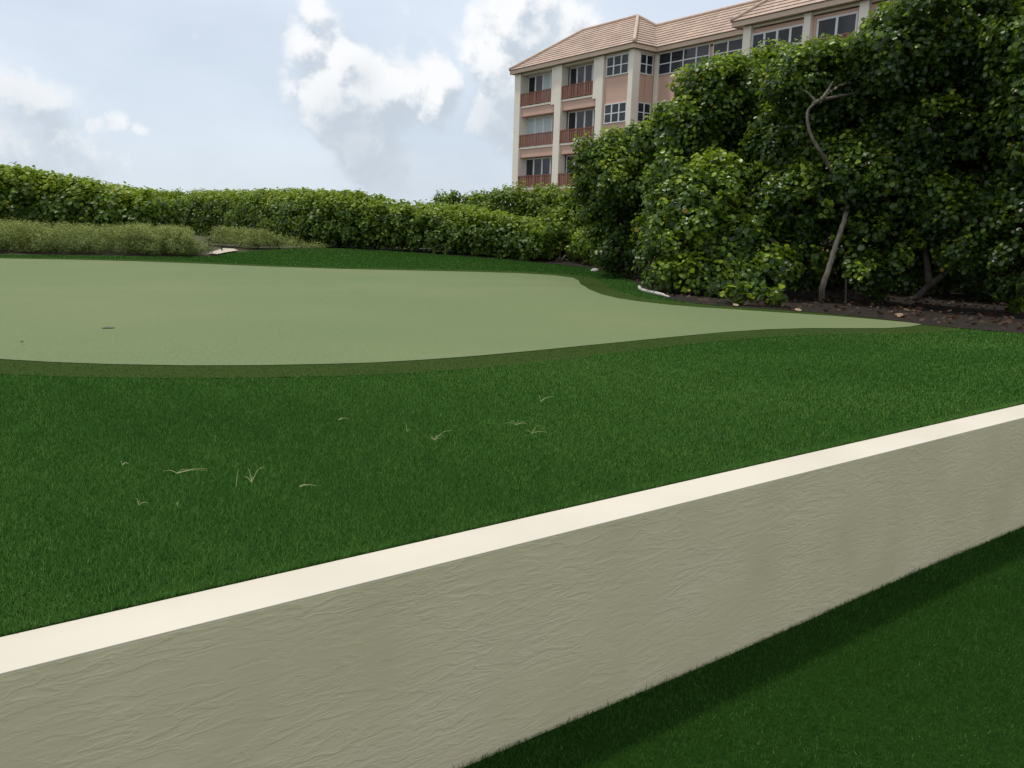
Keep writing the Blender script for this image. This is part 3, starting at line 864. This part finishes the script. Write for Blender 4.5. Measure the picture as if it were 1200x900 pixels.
# the lit bush at the front
e = [ellpx(800, 262, 18.6, 46, 62), ellpx(775, 300, 18.2, 26, 38), ellpx(845, 300, 18.4, 55, 48), ellpx(835, 235, 19, 42, 48), ellpx(790, 222, 19, 30, 34), ellpx(890, 318, 18.2, 36, 32), ellpx(800, 326, 17.9, 40, 28), ellpx(850, 332, 17.6, 44, 24)]
g = G(820, 356); b = tuple(g + Vector((.3, 2.3, 0)))
tree('sea_grape_bush', 'round sea grape bush with sunlit yellow green leaves, beside the white edging stone', 'bush', b, e, stems(b, e, 6, .04), MAT['grape'], .16, .32, 15, .46, 64, group=GR, bark='dark_bark')
# tall tree behind it
e = [ellpx(800, 156, 21, 40, 46), ellpx(845, 126, 21, 48, 50), ellpx(895, 110, 21, 50, 50), ellpx(860, 190, 21.5, 70, 60), ellpx(818, 108, 21, 28, 28), ellpx(880, 250, 21.5, 70, 60)]
g = G(870, 356); b = tuple(g + Vector((.4, 3.0, 0)))
tree('sea_grape_tree', 'tall sea grape tree with leaves coloured sunlit along its top, hiding the building wall', 'tree', b, e, stems(b, e, 6, .08), MAT['grape'], .16, .35, 15, .44, 65, group=GR)
# tree with the bare leaning trunk
e = [ellpx(950, 102, 18.6, 46, 46), ellpx(1000, 112, 18.6, 46, 52), ellpx(930, 165, 19.4, 50, 60), ellpx(1005, 205, 18.2, 52, 56), ellpx(935, 245, 18.4, 44, 46), ellpx(1015, 270, 18.0, 40, 30), ellpx(905, 290, 18.4, 34, 30), ellpx(896, 322, 17.4, 28, 22, .5), ellpx(1018, 318, 17.2, 26, 16, .4), ellpx(940, 310, 18, 20, 22, .4)]
g = G(962, 357); dT = g.y + .5
tp = lambda px, py, dd=0: PD(px, py, dT + dd)
b = tuple(G(962, 354.5))
tree('sea_grape_tree', 'sea grape tree with a bare grey leaning trunk and forked upper branches', 'tree', b, e,
     [('trunk', [Vector(b) - Vector((0, 0, .06)), tp(964, 338), tp(970, 318), tp(978, 292), tp(988, 262, .1), tp(994, 236, .45), tp(990, 214, .5), tp(975, 200, .2)], .064, .04),
      ('limb', [tp(975, 200, .2), tp(963, 180, 0), tp(952, 162), tp(947, 145), tp(947, 130), tp(955, 119), tp(950, 112), tp(944, 107)], .04, .018),
      ('limb', [tp(960, 120), tp(966, 113, .1), tp(978, 104, .2), tp(992, 97, .3)], .04, .022),
      ('limb', [tp(964, 116, .05), tp(982, 113, .2), tp(1001, 109, .3)], .034, .018),
      ('twig', [tp(965, 114), tp(972, 103), tp(976, 96)], .03, .015),
      ('twig', [tp(953, 121), tp(960, 118), tp(966, 113)], .04, .04)],
     MAT['grape'], .15, .34, 15, .33, 66, group=GR)
# big right tree
e = [ellpx(1060, 60, 17.2, 55, 55), ellpx(1120, 35, 17, 70, 62), ellpx(1190, 60, 16.8, 70, 80), ellpx(1090, 150, 17.6, 66, 66), ellpx(1170, 170, 17, 72, 80), ellpx(1060, 225, 17.8, 60, 55), ellpx(1130, 250, 17.2, 66, 48), ellpx(1075, 290, 17.8, 34, 26), ellpx(1150, 300, 16.4, 34, 32, .6), ellpx(1195, 316, 15.6, 34, 30, .6), ellpx(1125, 296, 17.4, 40, 34, .6), ellpx(1045, 312, 17.6, 26, 22, .5)]
b = tuple(G(1064, 364) + Vector((0, .6, 0))); dT = b[1]
tree('sea_grape_tree', 'largest sea grape tree with a low leaning trunk, reaching the top of the photo', 'tree', b, e,
     [('trunk', [Vector(b) - Vector((0, 0, .06)), tp(1072, 350), tp(1086, 337), tp(1108, 320), tp(1130, 290, .3), tp(1140, 240, .6)], .08, .05),
      ('limb', [tp(1090, 333), tp(1085, 300, .3), tp(1075, 240, .6)], .08, .05),
      ('limb', [tp(1110, 318), tp(1150, 300, .4), tp(1180, 250, .8)], .08, .05)],
     MAT['grape'], .145, .33, 15, .32, 67, group=GR, bark='dark_bark')
e = [ellpx(1250, 110, 15.5, 70, 110), ellpx(1235, 230, 15.6, 52, 70), ellpx(1320, 160, 15, 80, 140), ellpx(1200, 268, 15.9, 36, 40), ellpx(1300, 300, 15.2, 60, 60)]
b = tuple(G(1245, 385) + Vector((.4, 1.2, 0)))
tree('sea_grape_tree', 'sea grape tree cut off by the right edge of the photo', 'tree', b, e, stems(b, e, 6, .09), MAT['grape'], .15, .35, 15, .32, 68, group=GR, bark='dark_bark')
# shaded background thicket
e = [ellpx(900, 175, 24.5, 90, 90), ellpx(1010, 200, 24, 110, 120), ellpx(1130, 180, 22.5, 120, 140), ellpx(905, 315, 23, 60, 40), ellpx(960, 280, 24, 90, 60), ellpx(1080, 285, 22.5, 90, 60), ellpx(1230, 240, 20.5, 110, 120)]
b = (e[1][0][0], 24.0, Hf(e[1][0][0], 24))
tree('thicket', 'dark shaded thicket seen behind the bare leaning trunk', 'thicket', b, e, stems(b, e, 7, .07), MAT['grape'], .17, .45, 13, .3, 69, inner=False)

# saplings and low plants in the mulch
for px, py, tx, ty, lab in ((991, 356, 990, 296, 'thin straight sapling stem right of the leaning trunk'), (1002.5, 352, 1003, 288, 'second thin sapling stem, nearer the dark tree on the right')):
    g = G(px, py); root = empty('sapling', g); dT = g.y
    pts = [Vector((0, 0, -.03)), (PD((px + tx) / 2 + 1, (py + ty) / 2, dT) - g), PD(tx, ty, dT) - g]
    mb = MB(); mb.tube(curve_path(pts, 5, .004), [.02] * 6 + [.014] * 5, 6); mb.build('stem', MAT['bark'], root, smooth=True)
    c = np.array(PD(tx, ty, dT) - g)[None] + rng.normal(size=(8, 3)) * .14
    P, Nn, sz, tn = clump_leaves(c, np.tile([0, -.3, .5], (8, 1)), .14, 7, .13, np.full(8, .45))
    leaves_obj('foliage', P, Nn, sz, tn, MAT['grape'], root)
    tag(root, lab, 'sapling', 'thin saplings by the trunk')
for px, py, w, h, lab in ((905, 352, 16, 18, 'low leafy seedling at the mulch edge left of the leaning trunk'), (1030, 348, 18, 20, 'low dark seedling between the saplings and the low trunk'),
                          (1194, 360, 10, 12, 'bright yellow green seedling in the shade at the right edge'), (866, 350, 18, 20, 'low seedling under the round bush')):
    g = G(px, py + 8); root = empty('seedling', g)
    s = g.y / FPX; n = 10
    c = np.stack([rng.normal(size=n) * w * s * .5, rng.normal(size=n) * .15, rng.uniform(.3, 1, n) * h * s], 1)
    P, Nn, sz, tn = clump_leaves(c, np.tile([0, -.3, .5], (n, 1)), .15, 8, .14, np.full(n, .7 if px > 1150 else .42))
    leaves_obj('foliage', P, Nn, sz, tn, MAT['grape'], root)
    for q in c[:5]:
        mb = MB(); mb.tube([(0, 0, -.02), (q[0] * .5, q[1] * .5, q[2] * .6), tuple(q)], .008, 5); mb.build('stem', MAT['dark_bark'], root)
    tag(root, lab, 'seedling', 'seedlings in the mulch bed')

# ------------------------------------------------------------------ apartment building
AZ = -36.3
dX = Vector((-math.sin(R(AZ)), -math.cos(R(AZ)), 0))     # local +x: along the face, to the right and nearer
dY = Vector((-dX.y, dX.x, 0))                            # local +y: into the building
D1 = 63.0
p1 = PD(606, 125, D1)                                    # left corner column
P1 = Vector((p1.x, p1.y, 0))
def on_face(px, py, off):
    """(x, z) in the building frame for a pixel on the plane y = off"""
    d = ray(px, py); q = C0 - ORG
    t = (off - q.dot(dY)) / d.dot(dY)
    p = q + d * t
    return p.dot(dX), p.z
ORG = P1.copy()
xl, _ = on_face(743, 60, 0)
ORG = P1 + dX * xl                                       # near corner of the wing
brot = math.atan2(dX.y, dX.x)
bld = empty('apartment_building', (ORG.x, ORG.y, 0), brot)
tag(bld, 'pink and cream apartment block with a tiled hip roof and red brown balcony rails', 'building')
X0 = on_face(605.5, 100, 0)[0]
print('wing width', -X0, 'rail bottoms', [round(on_face(612, y, 0)[1], 2) for y in (125.3, 174, 220.7)], 'eave', round(on_face(607, 87, -.5)[1], 2), round(on_face(742, 56, -.5)[1], 2))
ZE = .15 + .5 * (on_face(607, 88, -.5)[1] + on_face(742, 56, -.5)[1])       # eave underside
zr = [on_face(612, y, 0)[1] for y in (125.3, 174, 220.7)]
ST = (zr[0] - zr[2]) / 2
FL = [zr[0] - k * ST for k in range(4)]                              # floor levels, top first
xs = lambda a, y=90: on_face(a, y, 0)[0]
c1 = (xs(604.7), xs(611.5)); c2 = (xs(652), xs(659.5)); c3 = (xs(700.5), xs(708)); c4 = (xs(737.5), xs(747.5))
print('cols', c1, c2, c3, c4)
REC, BAYY = 1.9, .4
WD = 7.4                                                             # wing depth
# --- walls
w = MB()
w.box(c1[0] + .15, -.02, 1.1, WD, -.3, ZE)                           # core of the wing
for z in FL:
    w.box(c1[1] - .05, c2[0] + .05, .04, 1.1, z - .68, z)            # spandrel bands at the balconies
    w.box(c2[1] - .05, c3[0] + .05, .04, 1.1, z - .68, z)
w.box(c3[1] - .05, -.06, .05, 1.1, -.3, ZE - .25)                    # windowed bay
w.box(-.3, -.05, 1.1, REC, -.3, ZE - .26)
XR = 26.0
w.box(-.3, XR, REC, REC + 5.0, -.3, ZE - .24)                        # main block behind
bx0 = on_face(872, 40, BAYY)[0]
w.box(bx0 + .1, XR - .3, BAYY + .12, REC, -.3, ZE - .22)             # right hand bay
w.build('wall', MAT['pink'], bld)
# --- beams under the eaves and slab edges in cream
def beam(*a):
    m = MB(); m.box(*a); m.build('beam', MAT['cream'], bld)
beam(c1[0], .04, .06, .9, ZE - .14, ZE - .01); beam(-.03, .05, .9, REC, ZE - .14, ZE - .01)
beam(.05, XR, REC - .05, REC + .2, ZE - .14, ZE - .012); beam(bx0, XR, BAYY + .05, BAYY + .3, ZE - .14, ZE - .011)
for z in FL:
    beam(c1[1], c2[0], -.03, .04, z - .10, z + .02); beam(c2[1], c3[0], -.03, .04, z - .10, z + .02)
# --- columns
def column(x0, x1, y0, y1, z0=-.3, z1=None):
    m = MB(); m.box(x0, x1, y0, y1, z0, z1 if z1 is not None else ZE - .02); m.build('column', MAT['cream'], bld, bevel=.02)
column(c1[0], c1[1], -.1, 1.0); column(c2[0], c2[1], -.1, .5); column(c3[0], c3[1], -.1, .5); column(c4[0], .12, -.12, .48)
xq = on_face(769, 70, REC)[0]
column(.02, .34, REC - .14, REC + .1)
# pilasters beside the top balcony columns
for q0, q1, q2 in ((c2[0] - .42, c2[0] - .01, .2), (c3[0] - .36, c3[0] - .01, .25)):
    p = MB(); p.box(q0, q1, -.06, .5, FL[0] - q2, ZE - .03); p.build('pilaster', MAT['cream'], bld)
# --- window maker in the building frame
def window(x0, x1, z0, z1, y, n=3, sash=True, axis='x', pale=(), fr=.07):
    f = MB()
    def bx(a0, a1, d0, d1, b0, b1):
        if axis == 'x': f.box(a0, a1, y - d1, y - d0, b0, b1)
        else: f.box(y + d0, y + d1, a0, a1, b0, b1)
    bx(x0, x1, -.03, .06, z0, z0 + fr); bx(x0, x1, -.03, .06, z1 - fr, z1)
    wdt = (x1 - x0)
    for k in range(n + 1):
        c = x0 + wdt * k / n
        hw = fr * (.75 if 0 < k < n else .5)
        c = min(max(c, x0 + hw), x1 - hw)
        bx(c - hw, c + hw, -.03, .055, z0 + fr, z1 - fr)
    if sash: bx(x0 + fr, x1 - fr, -.03, .045, (z0 + z1) / 2 - .03, (z0 + z1) / 2 + .03)
    fo = f.build('window', MAT['white'], bld)
    for k in range(n):
        g_ = MB(); a0 = x0 + wdt * k / n + fr * .5; a1 = x0 + wdt * (k + 1) / n - fr * .5
        if axis == 'x': g_.box(a0, a1, y - .035, y - .025, z0 + fr, z1 - fr)
        else: g_.box(y + .025, y + .035, a0, a1, z0 + fr, z1 - fr)
        po = g_.build('pane', MAT['sky_pane'] if k in pale else MAT['glass'], fo)
        if k in pale: po['label'] = 'window pane coloured pale as if sky shows through'
# balcony glazing, set back, and railings in front of it
def railing(x0, x1, z, h=.86):
    m = MB()
    m.box(x0, x1, -.075, .0, z + h - .06, z + h); m.box(x0, x1, -.06, -.02, z + .04, z + .10)
    n = max(2, int((x1 - x0) / .2))
    for k in range(n):
        a = x0 + (x1 - x0) * (k + .14) / n
        m.box(a, a + (x1 - x0) / n * .70, -.05, -.03, z + .08, z + h - .05)
    for q in (x0 + .02, (x0 + x1) / 2 - .04, x1 - .1): m.box(q, q + .08, -.07, -.018, z, z + h - .02)
    m.build('railing', MAT['rail'], bld)
for i, z in enumerate(FL[:4]):
    top = (z + ST - .68) if i else ZE - .14
    for j, (a, bq) in enumerate(((c1[1], c2[0]), (c2[1], c3[0]))):
        if i == 0: bq = bq - (.42 if j == 0 else .36)
        window(a + .03, bq - .03, z + .05, top - .02, .62, 4, False, pale=((2, 3) if (i, j) == (0, 0) else (0, 1, 2) if (i, j) == (1, 0) else ()), fr=.1)
        railing(a + .01, bq - .01, z + .03)
# windowed bay
zw = [(on_face(722, 66 + 0, .05)[1], on_face(722, 90, .05)[1])]
wt, wb = on_face(725, 62, .05)[1], on_face(725, 88, .05)[1]
for i in range(4):
    window(xs(710.5, 80), xs(736.5, 80), wb - i * ST, min(wt, ZE - .16) - i * ST, .05, 3)
    window(.55, REC - .22, wb - i * ST, min(wt, ZE - .16) - i * ST, -.05, 2, axis='y')
# recessed wall: one long strip then a second
r0, r1 = on_face(772.5, 75, REC)[0], on_face(832, 65, REC)[0]
r2, r3 = on_face(836, 60, REC)[0], on_face(866, 55, REC)[0]
for i in range(4):
    window(r0, r1, wb - i * ST, wt - .04 - i * ST, REC, 4, fr=.06)
    window(r2, min(r3 + 1.5, bx0 - .1), wb - i * ST, wt - .08 - i * ST, REC, 3)
# right bay
b1, b2 = on_face(881, 35, BAYY)[0], on_face(942, 25, BAYY)[0]
b3, b4 = on_face(957, 25, BAYY)[0], on_face(1005, 12, BAYY)[0]
for i in range(4):
    window(b1, b2, FL[0] + .9 - i * ST, ZE - .45 - i * ST, BAYY + .12, 4, False, fr=.09)
    window(b3, b4, FL[0] + .5 - i * ST, ZE - .4 - i * ST, BAYY + .12, 2, False, fr=.09)
    window(b4 + .9, b4 + 4.5, FL[0] + .9 - i * ST, ZE - .4 - i * ST, BAYY + .12, 4, False, fr=.09)
column(bx0 - .02, bx0 + .5, BAYY - .08, BAYY + .4); column(on_face(943, 25, BAYY)[0], on_face(951, 25, BAYY)[0], BAYY - .08, BAYY + .4)
column(on_face(1008, 10, BAYY)[0], on_face(1019, 10, BAYY)[0], BAYY - .08, BAYY + .4)
for i in range(3): railing(b3, b4, FL[i] + .02)
# --- roofs with real stepped tile courses
OV = .42
TZ = ZE + .24
def slope(mb, e0, e1, t0, t1, course=.36):
    """eave corners e0,e1 and top corners t0,t1; stepped courses"""
    e0, e1, t0, t1 = map(Vector, (e0, e1, t0, t1))
    mid_e, mid_t = (e0 + e1) / 2, (t0 + t1) / 2
    ln = ((t0 - e0).cross(e1 - e0)).length / (e1 - e0).length
    nrm = (e1 - e0).cross(t0 - e0).normalized()
    if nrm.z < 0: nrm = -nrm
    ax = (e1 - e0).normalized()
    n = max(2, int(ln / course))
    for k in range(n):
        f0, f1 = k / n, (k + 1) / n
        a, b_, c, d = e0 + (t0 - e0) * f0, e1 + (t1 - e1) * f0, e1 + (t1 - e1) * f1, e0 + (t0 - e0) * f1
        up_ = nrm * .038
        ua, ub, uc, ud = [((q - e0).dot(ax)) for q in (a, b_, c, d)]
        v0, v1 = .36 * k + .004, .36 * (k + 1) - .004
        mb.poly([a + up_, b_ + up_, c, d], [(ua, v0), (ub, v0), (uc, v1), (ud, v1)])
        mb.poly([a - nrm * .01, b_ - nrm * .01, b_ + up_, a + up_], [(ua, v0), (ub, v0), (ub, v0 + .01), (ua, v0 + .01)])
def hip_roof(x0, x1, y0, y1, rise, hipl=True, hipr=True):
    a = (y1 - y0) / 2; ym = (y0 + y1) / 2
    m = MB(); z0, z1 = TZ, TZ + rise
    L_, R_ = (x0 + a if hipl else x0, ym, z1), (x1 - a if hipr else x1, ym, z1)
    slope(m, (x0, y0, z0), (x1, y0, z0), L_, R_)
    slope(m, (x1, y1, z0), (x0, y1, z0), R_, L_)
    if hipl: slope(m, (x0, y1, z0), (x0, y0, z0), L_, L_)
    if hipr: slope(m, (x1, y0, z0), (x1, y1, z0), R_, R_)
    ro = m.build('roof', MAT['tile'], bld)
    c = MB()
    def capline(p, q):
        p, q = Vector(p), Vector(q); c.tube([p + (q - p) * (k / 12) + Vector((0, 0, .05)) for k in range(13)], .11, 8)
    capline(L_, R_)
    if hipl: capline((x0, y0, z0 + .03), L_); capline((x0, y1, z0), L_)
    if hipr: capline((x1, y0, z0 + .03), R_); capline((x1, y1, z0), R_)
    c.build('ridge_cap', MAT['ridge'], ro, smooth=True)
    f = MB()                                                          # fascia and soffit
    f.box(x0 + .05, x1 - .05, y0 + .04, y0 + .14, ZE - .02, TZ - .005); f.box(x0 + .05, x1 - .05, y1 - .14, y1 - .04, ZE - .02, TZ - .005)
    f.box(x0 + .05, x0 + .15, y0 + .14, y1 - .14, ZE - .02, TZ - .005); f.box(x1 - .15, x1 - .05, y0 + .14, y1 - .14, ZE - .02, TZ - .005)
    f.build('fascia', MAT['fascia'], ro)
    so = MB(); so.box(x0 + .15, x1 - .15, y0 + .14, y1 - .14, ZE + .02, ZE + .05); so.build('soffit', MAT['soffit'], ro)
wing_a = (WD + 2 * OV) / 2 - .3
hip_roof(X0 - OV, OV, -OV, -OV + 2 * 3.7, 2.7)
hip_roof(-3.4, XR, REC - OV, REC - OV + 5.3, 2.08, False, False)
be = on_face(856, 27.5, BAYY - OV)[0]
hip_roof(be, XR + 6, BAYY - OV, BAYY - OV + 6.6, 2.7)
for nm, pt in (('eave corner', (OV, -OV, TZ)), ('peak', (OV - 3.76, 3.26, TZ + 3)), ('ridge left', (X0 - OV + 3.76, 3.26, TZ + 3)), ('eave left', (X0 - OV, -OV, TZ)), ('bay eave', (be, BAYY - OV, TZ))):
    wp = ORG + dX * pt[0] + dY * pt[1] + Vector((0, 0, pt[2]))
    print(nm, [round(q, 1) for q in project(wp)])

# ------------------------------------------------------------------ light and sky
SUN_AZ, SUN_EL = -70.0, 69.0
sd = Vector((math.sin(R(SUN_AZ)) * math.cos(R(SUN_EL)), math.cos(R(SUN_AZ)) * math.cos(R(SUN_EL)), math.sin(R(SUN_EL))))
sun_d = bpy.data.lights.new('sun', 'SUN'); sun_d.energy = 2.5; sun_d.angle = R(4.0); sun_d.color = (1, .95, .86)
sun = bpy.data.objects.new('sun', sun_d); COL.objects.link(sun)
sun.rotation_euler = sd.to_track_quat('Z', 'Y').to_euler()
sun.location = (-30, 20, 60)

wld = bpy.data.worlds.new('World'); scene.world = wld; wld.use_nodes = True
nt = wld.node_tree
bg = nt.nodes['Background']; bg.inputs['Strength'].default_value = .1
sky = N(nt, 'ShaderNodeTexSky'); sky.sky_type = 'NISHITA'; sky.sun_disc = False
sky.sun_elevation = R(SUN_EL); sky.sun_rotation = R(SUN_AZ)
sky.air_density = 1.0; sky.dust_density = 3.0; sky.ozone_density = 1.0

# cumulus density as a function of direction
grp = bpy.data.node_groups.new('cloud_density', 'ShaderNodeTree')
grp.interface.new_socket('Vector', in_out='INPUT', socket_type='NodeSocketVector')
grp.interface.new_socket('Density', in_out='OUTPUT', socket_type='NodeSocketFloat')
gi = N(grp, 'NodeGroupInput'); go = N(grp, 'NodeGroupOutput')
LG = grp.links.new
def gm(op, a, b=None, c=None):
    n = N(grp, 'ShaderNodeMath', operation=op)
    for k, v in enumerate((a, b, c)):
        if v is None: continue
        if isinstance(v, (int, float)): n.inputs[k].default_value = v
        else: LG(v, n.inputs[k])
    return n.outputs[0]
nz = N(grp, 'ShaderNodeTexNoise'); nz.inputs['Scale'].default_value = 9; nz.inputs['Detail'].default_value = 10; nz.inputs['Roughness'].default_value = .62
LG(gi.outputs[0], nz.inputs['Vector'])
wz = N(grp, 'ShaderNodeTexNoise'); wz.inputs['Scale'].default_value = 14; wz.inputs['Detail'].default_value = 4
LG(gi.outputs[0], wz.inputs['Vector'])
wv = N(grp, 'ShaderNodeVectorMath', operation='MULTIPLY_ADD'); LG(wz.outputs['Color'], wv.inputs[0]); wv.inputs[1].default_value = (.07, .07, .07)
wo = N(grp, 'ShaderNodeVectorMath', operation='SUBTRACT'); LG(gi.outputs[0], wo.inputs[0]); wo.inputs[1].default_value = (.035, .035, .035)
LG(wo.outputs[0], wv.inputs[2])
BL = [(348, 100, 36, .85), (378, 140, 40, .85), (505, 105, 34, .85), (375, 22, 34, 1.0), (360, 62, 44, 1.0), (400, 60, 36, 1.0), (395, 105, 60, 1.0), (440, 130, 55, .9), (505, 85, 26, .8), (490, 120, 36, .8), (420, 170, 60, .85), (455, 195, 55, .7),
      (565, 38, 38, 1.1), (600, 25, 60, 1.05), (585, 75, 44, .9), (600, 110, 50, .9), (575, 140, 36, .8), (610, 160, 60, .8), (660, 30, 50, .55),
      (20, 120, 45, .6), (60, 150, 60, .5), (125, 143, 26, .95), (165, 152, 22, .9), (90, 190, 60, .5), (10, 175, 60, .5)]
acc = None
for px, py, rp, wgt in BL:
    d = ray(px, py)
    vd = N(grp, 'ShaderNodeVectorMath', operation='DISTANCE'); LG(wv.outputs[0], vd.inputs[0]); vd.inputs[1].default_value = d
    mr = N(grp, 'ShaderNodeMapRange'); mr.interpolation_type = 'SMOOTHSTEP'
    LG(vd.outputs['Value'], mr.inputs['Value'])
    mr.inputs['From Min'].default_value = 0; mr.inputs['From Max'].default_value = rp * 1.55 / 1040
    mr.inputs['To Min'].default_value = wgt; mr.inputs['To Max'].default_value = 0
    acc = mr.outputs[0] if acc is None else gm('MAXIMUM', acc, mr.outputs[0])
# other clouds over the rest of the sky, away from this part of the horizon
ctr = ray(330, 130)
vd = N(grp, 'ShaderNodeVectorMath', operation='DISTANCE'); LG(gi.outputs[0], vd.inputs[0]); vd.inputs[1].default_value = ctr
mr = N(grp, 'ShaderNodeMapRange'); LG(vd.outputs['Value'], mr.inputs['Value'])
mr.inputs['From Min'].default_value = .65; mr.inputs['From Max'].default_value = 1.0
n2 = N(grp, 'ShaderNodeTexNoise'); n2.inputs['Scale'].default_value = 2.2; n2.inputs['Detail'].default_value = 4
LG(gi.outputs[0], n2.inputs['Vector'])
oth = gm('MULTIPLY', mr.outputs[0], gm('MULTIPLY', n2.outputs['Fac'], 1.2))
acc = gm('MAXIMUM', acc, oth)
den = gm('ADD', acc, gm('MULTIPLY', gm('SUBTRACT', nz.outputs['Fac'], .5), 2.5))
LG(den, go.inputs[0])

tc = N(nt, 'ShaderNodeTexCoord')
L = nt.links.new
vn = N(nt, 'ShaderNodeVectorMath', operation='NORMALIZE'); L(tc.outputs['Generated'], vn.inputs[0])
g1 = N(nt, 'ShaderNodeGroup'); g1.node_tree = grp; L(vn.outputs[0], g1.inputs[0])
va = N(nt, 'ShaderNodeVectorMath', operation='ADD'); L(vn.outputs[0], va.inputs[0]); va.inputs[1].default_value = (-.010, 0, .022)
g2 = N(nt, 'ShaderNodeGroup'); g2.node_tree = grp; L(va.outputs[0], g2.inputs[0])
mask = N(nt, 'ShaderNodeMapRange'); mask.interpolation_type = 'SMOOTHSTEP'
L(g1.outputs[0], mask.inputs['Value']); mask.inputs['From Min'].default_value = .24; mask.inputs['From Max'].default_value = .74
mask.inputs['To Max'].default_value = .92
sub = N(nt, 'ShaderNodeMath', operation='SUBTRACT'); L(g1.outputs[0], sub.inputs[0]); L(g2.outputs[0], sub.inputs[1])
shade = N(nt, 'ShaderNodeMapRange'); shade.interpolation_type = 'SMOOTHSTEP'
L(sub.outputs[0], shade.inputs['Value']); shade.inputs['From Min'].default_value = -.24; shade.inputs['From Max'].default_value = .24
ccol = N(nt, 'ShaderNodeMix', data_type='RGBA')
ccol.inputs[6].default_value = (5.7, 6.45, 7.25, 1); ccol.inputs[7].default_value = (9.9, 10.0, 10.1, 1)
gacc = None
for px, py, rp, wgt in ((415, 178, 70, 1), (462, 200, 60, 1), (385, 205, 40, .8), (600, 150, 60, 1), (590, 120, 36, .7), (575, 190, 50, .8), (50, 205, 90, .7), (20, 150, 60, .6), (425, 95, 24, .45), (650, 70, 40, .6)):
    vd = N(nt, 'ShaderNodeVectorMath', operation='DISTANCE'); L(vn.outputs[0], vd.inputs[0]); vd.inputs[1].default_value = ray(px, py)
    mr = N(nt, 'ShaderNodeMapRange'); mr.interpolation_type = 'SMOOTHSTEP'; L(vd.outputs['Value'], mr.inputs['Value'])
    mr.inputs['From Min'].default_value = 0; mr.inputs['From Max'].default_value = rp * 1.5 / 1040; mr.inputs['To Min'].default_value = wgt; mr.inputs['To Max'].default_value = 0
    if gacc is None: gacc = mr.outputs[0]
    else:
        mm = N(nt, 'ShaderNodeMath', operation='MAXIMUM'); L(gacc, mm.inputs[0]); L(mr.outputs[0], mm.inputs[1]); gacc = mm.outputs[0]
gs = N(nt, 'ShaderNodeMath', operation='MULTIPLY_ADD'); L(gacc, gs.inputs[0]); gs.inputs[1].default_value = -.85; gs.inputs[2].default_value = 1.0
gf = N(nt, 'ShaderNodeMath', operation='MULTIPLY'); L(shade.outputs[0], gf.inputs[0]); L(gs.outputs[0], gf.inputs[1])
L(gf.outputs[0], ccol.inputs['Factor'])
# thin hazy veil over the blue
sepz = N(nt, 'ShaderNodeSeparateXYZ'); L(vn.outputs[0], sepz.inputs[0])
hz = ramp(nt, [(0, (.62, .69, .76)), (.10, (.63, .71, .80)), (.32, (.675, .745, .845)), (.6, (.64, .70, .78)), (1, (.60, .64, .70))])
L(sepz.outputs['Z'], hz.inputs[0])
hs = N(nt, 'ShaderNodeVectorMath', operation='SCALE'); L(hz.outputs[0], hs.inputs[0]); hs.inputs['Scale'].default_value = 12.0
veil = N(nt, 'ShaderNodeMix', data_type='RGBA'); veil.inputs['Factor'].default_value = .86
L(sky.outputs[0], veil.inputs[6]); L(hs.outputs[0], veil.inputs[7])
wisp = N(nt, 'ShaderNodeTexNoise'); wisp.inputs['Scale'].default_value = 3.2; wisp.inputs['Detail'].default_value = 5
mpw = N(nt, 'ShaderNodeMapping'); mpw.inputs['Scale'].default_value = (1, 1, 2.2); L(vn.outputs[0], mpw.inputs[0]); L(mpw.outputs[0], wisp.inputs['Vector'])
wr = ramp(nt, [(.36, (.90, .91, .93)), (.64, (1.06, 1.055, 1.05))]); L(wisp.outputs['Fac'], wr.inputs[0])
vm = N(nt, 'ShaderNodeMix', data_type='RGBA'); vm.blend_type = 'MULTIPLY'; vm.inputs['Factor'].default_value = 1
L(veil.outputs[2], vm.inputs[6]); L(wr.outputs[0], vm.inputs[7])
fin = N(nt, 'ShaderNodeMix', data_type='RGBA')
L(mask.outputs[0], fin.inputs['Factor']); L(vm.outputs[2], fin.inputs[6]); L(ccol.outputs[2], fin.inputs[7])
L(fin.outputs[2], bg.inputs['Color'])

# ------------------------------------------------------------------ render settings
scene.render.engine = 'CYCLES'
scene.view_settings.view_transform = 'Standard'
scene.view_settings.look = 'None'
scene.view_settings.exposure = 0.0
scene.view_settings.gamma = 1.0
scene.cycles.use_denoising = True
scene.cycles.max_bounces = 6
scene.cycles.diffuse_bounces = 3
scene.cycles.transmission_bounces = 3
scene.cycles.glossy_bounces = 2
scene.cycles.sample_clamp_indirect = 4
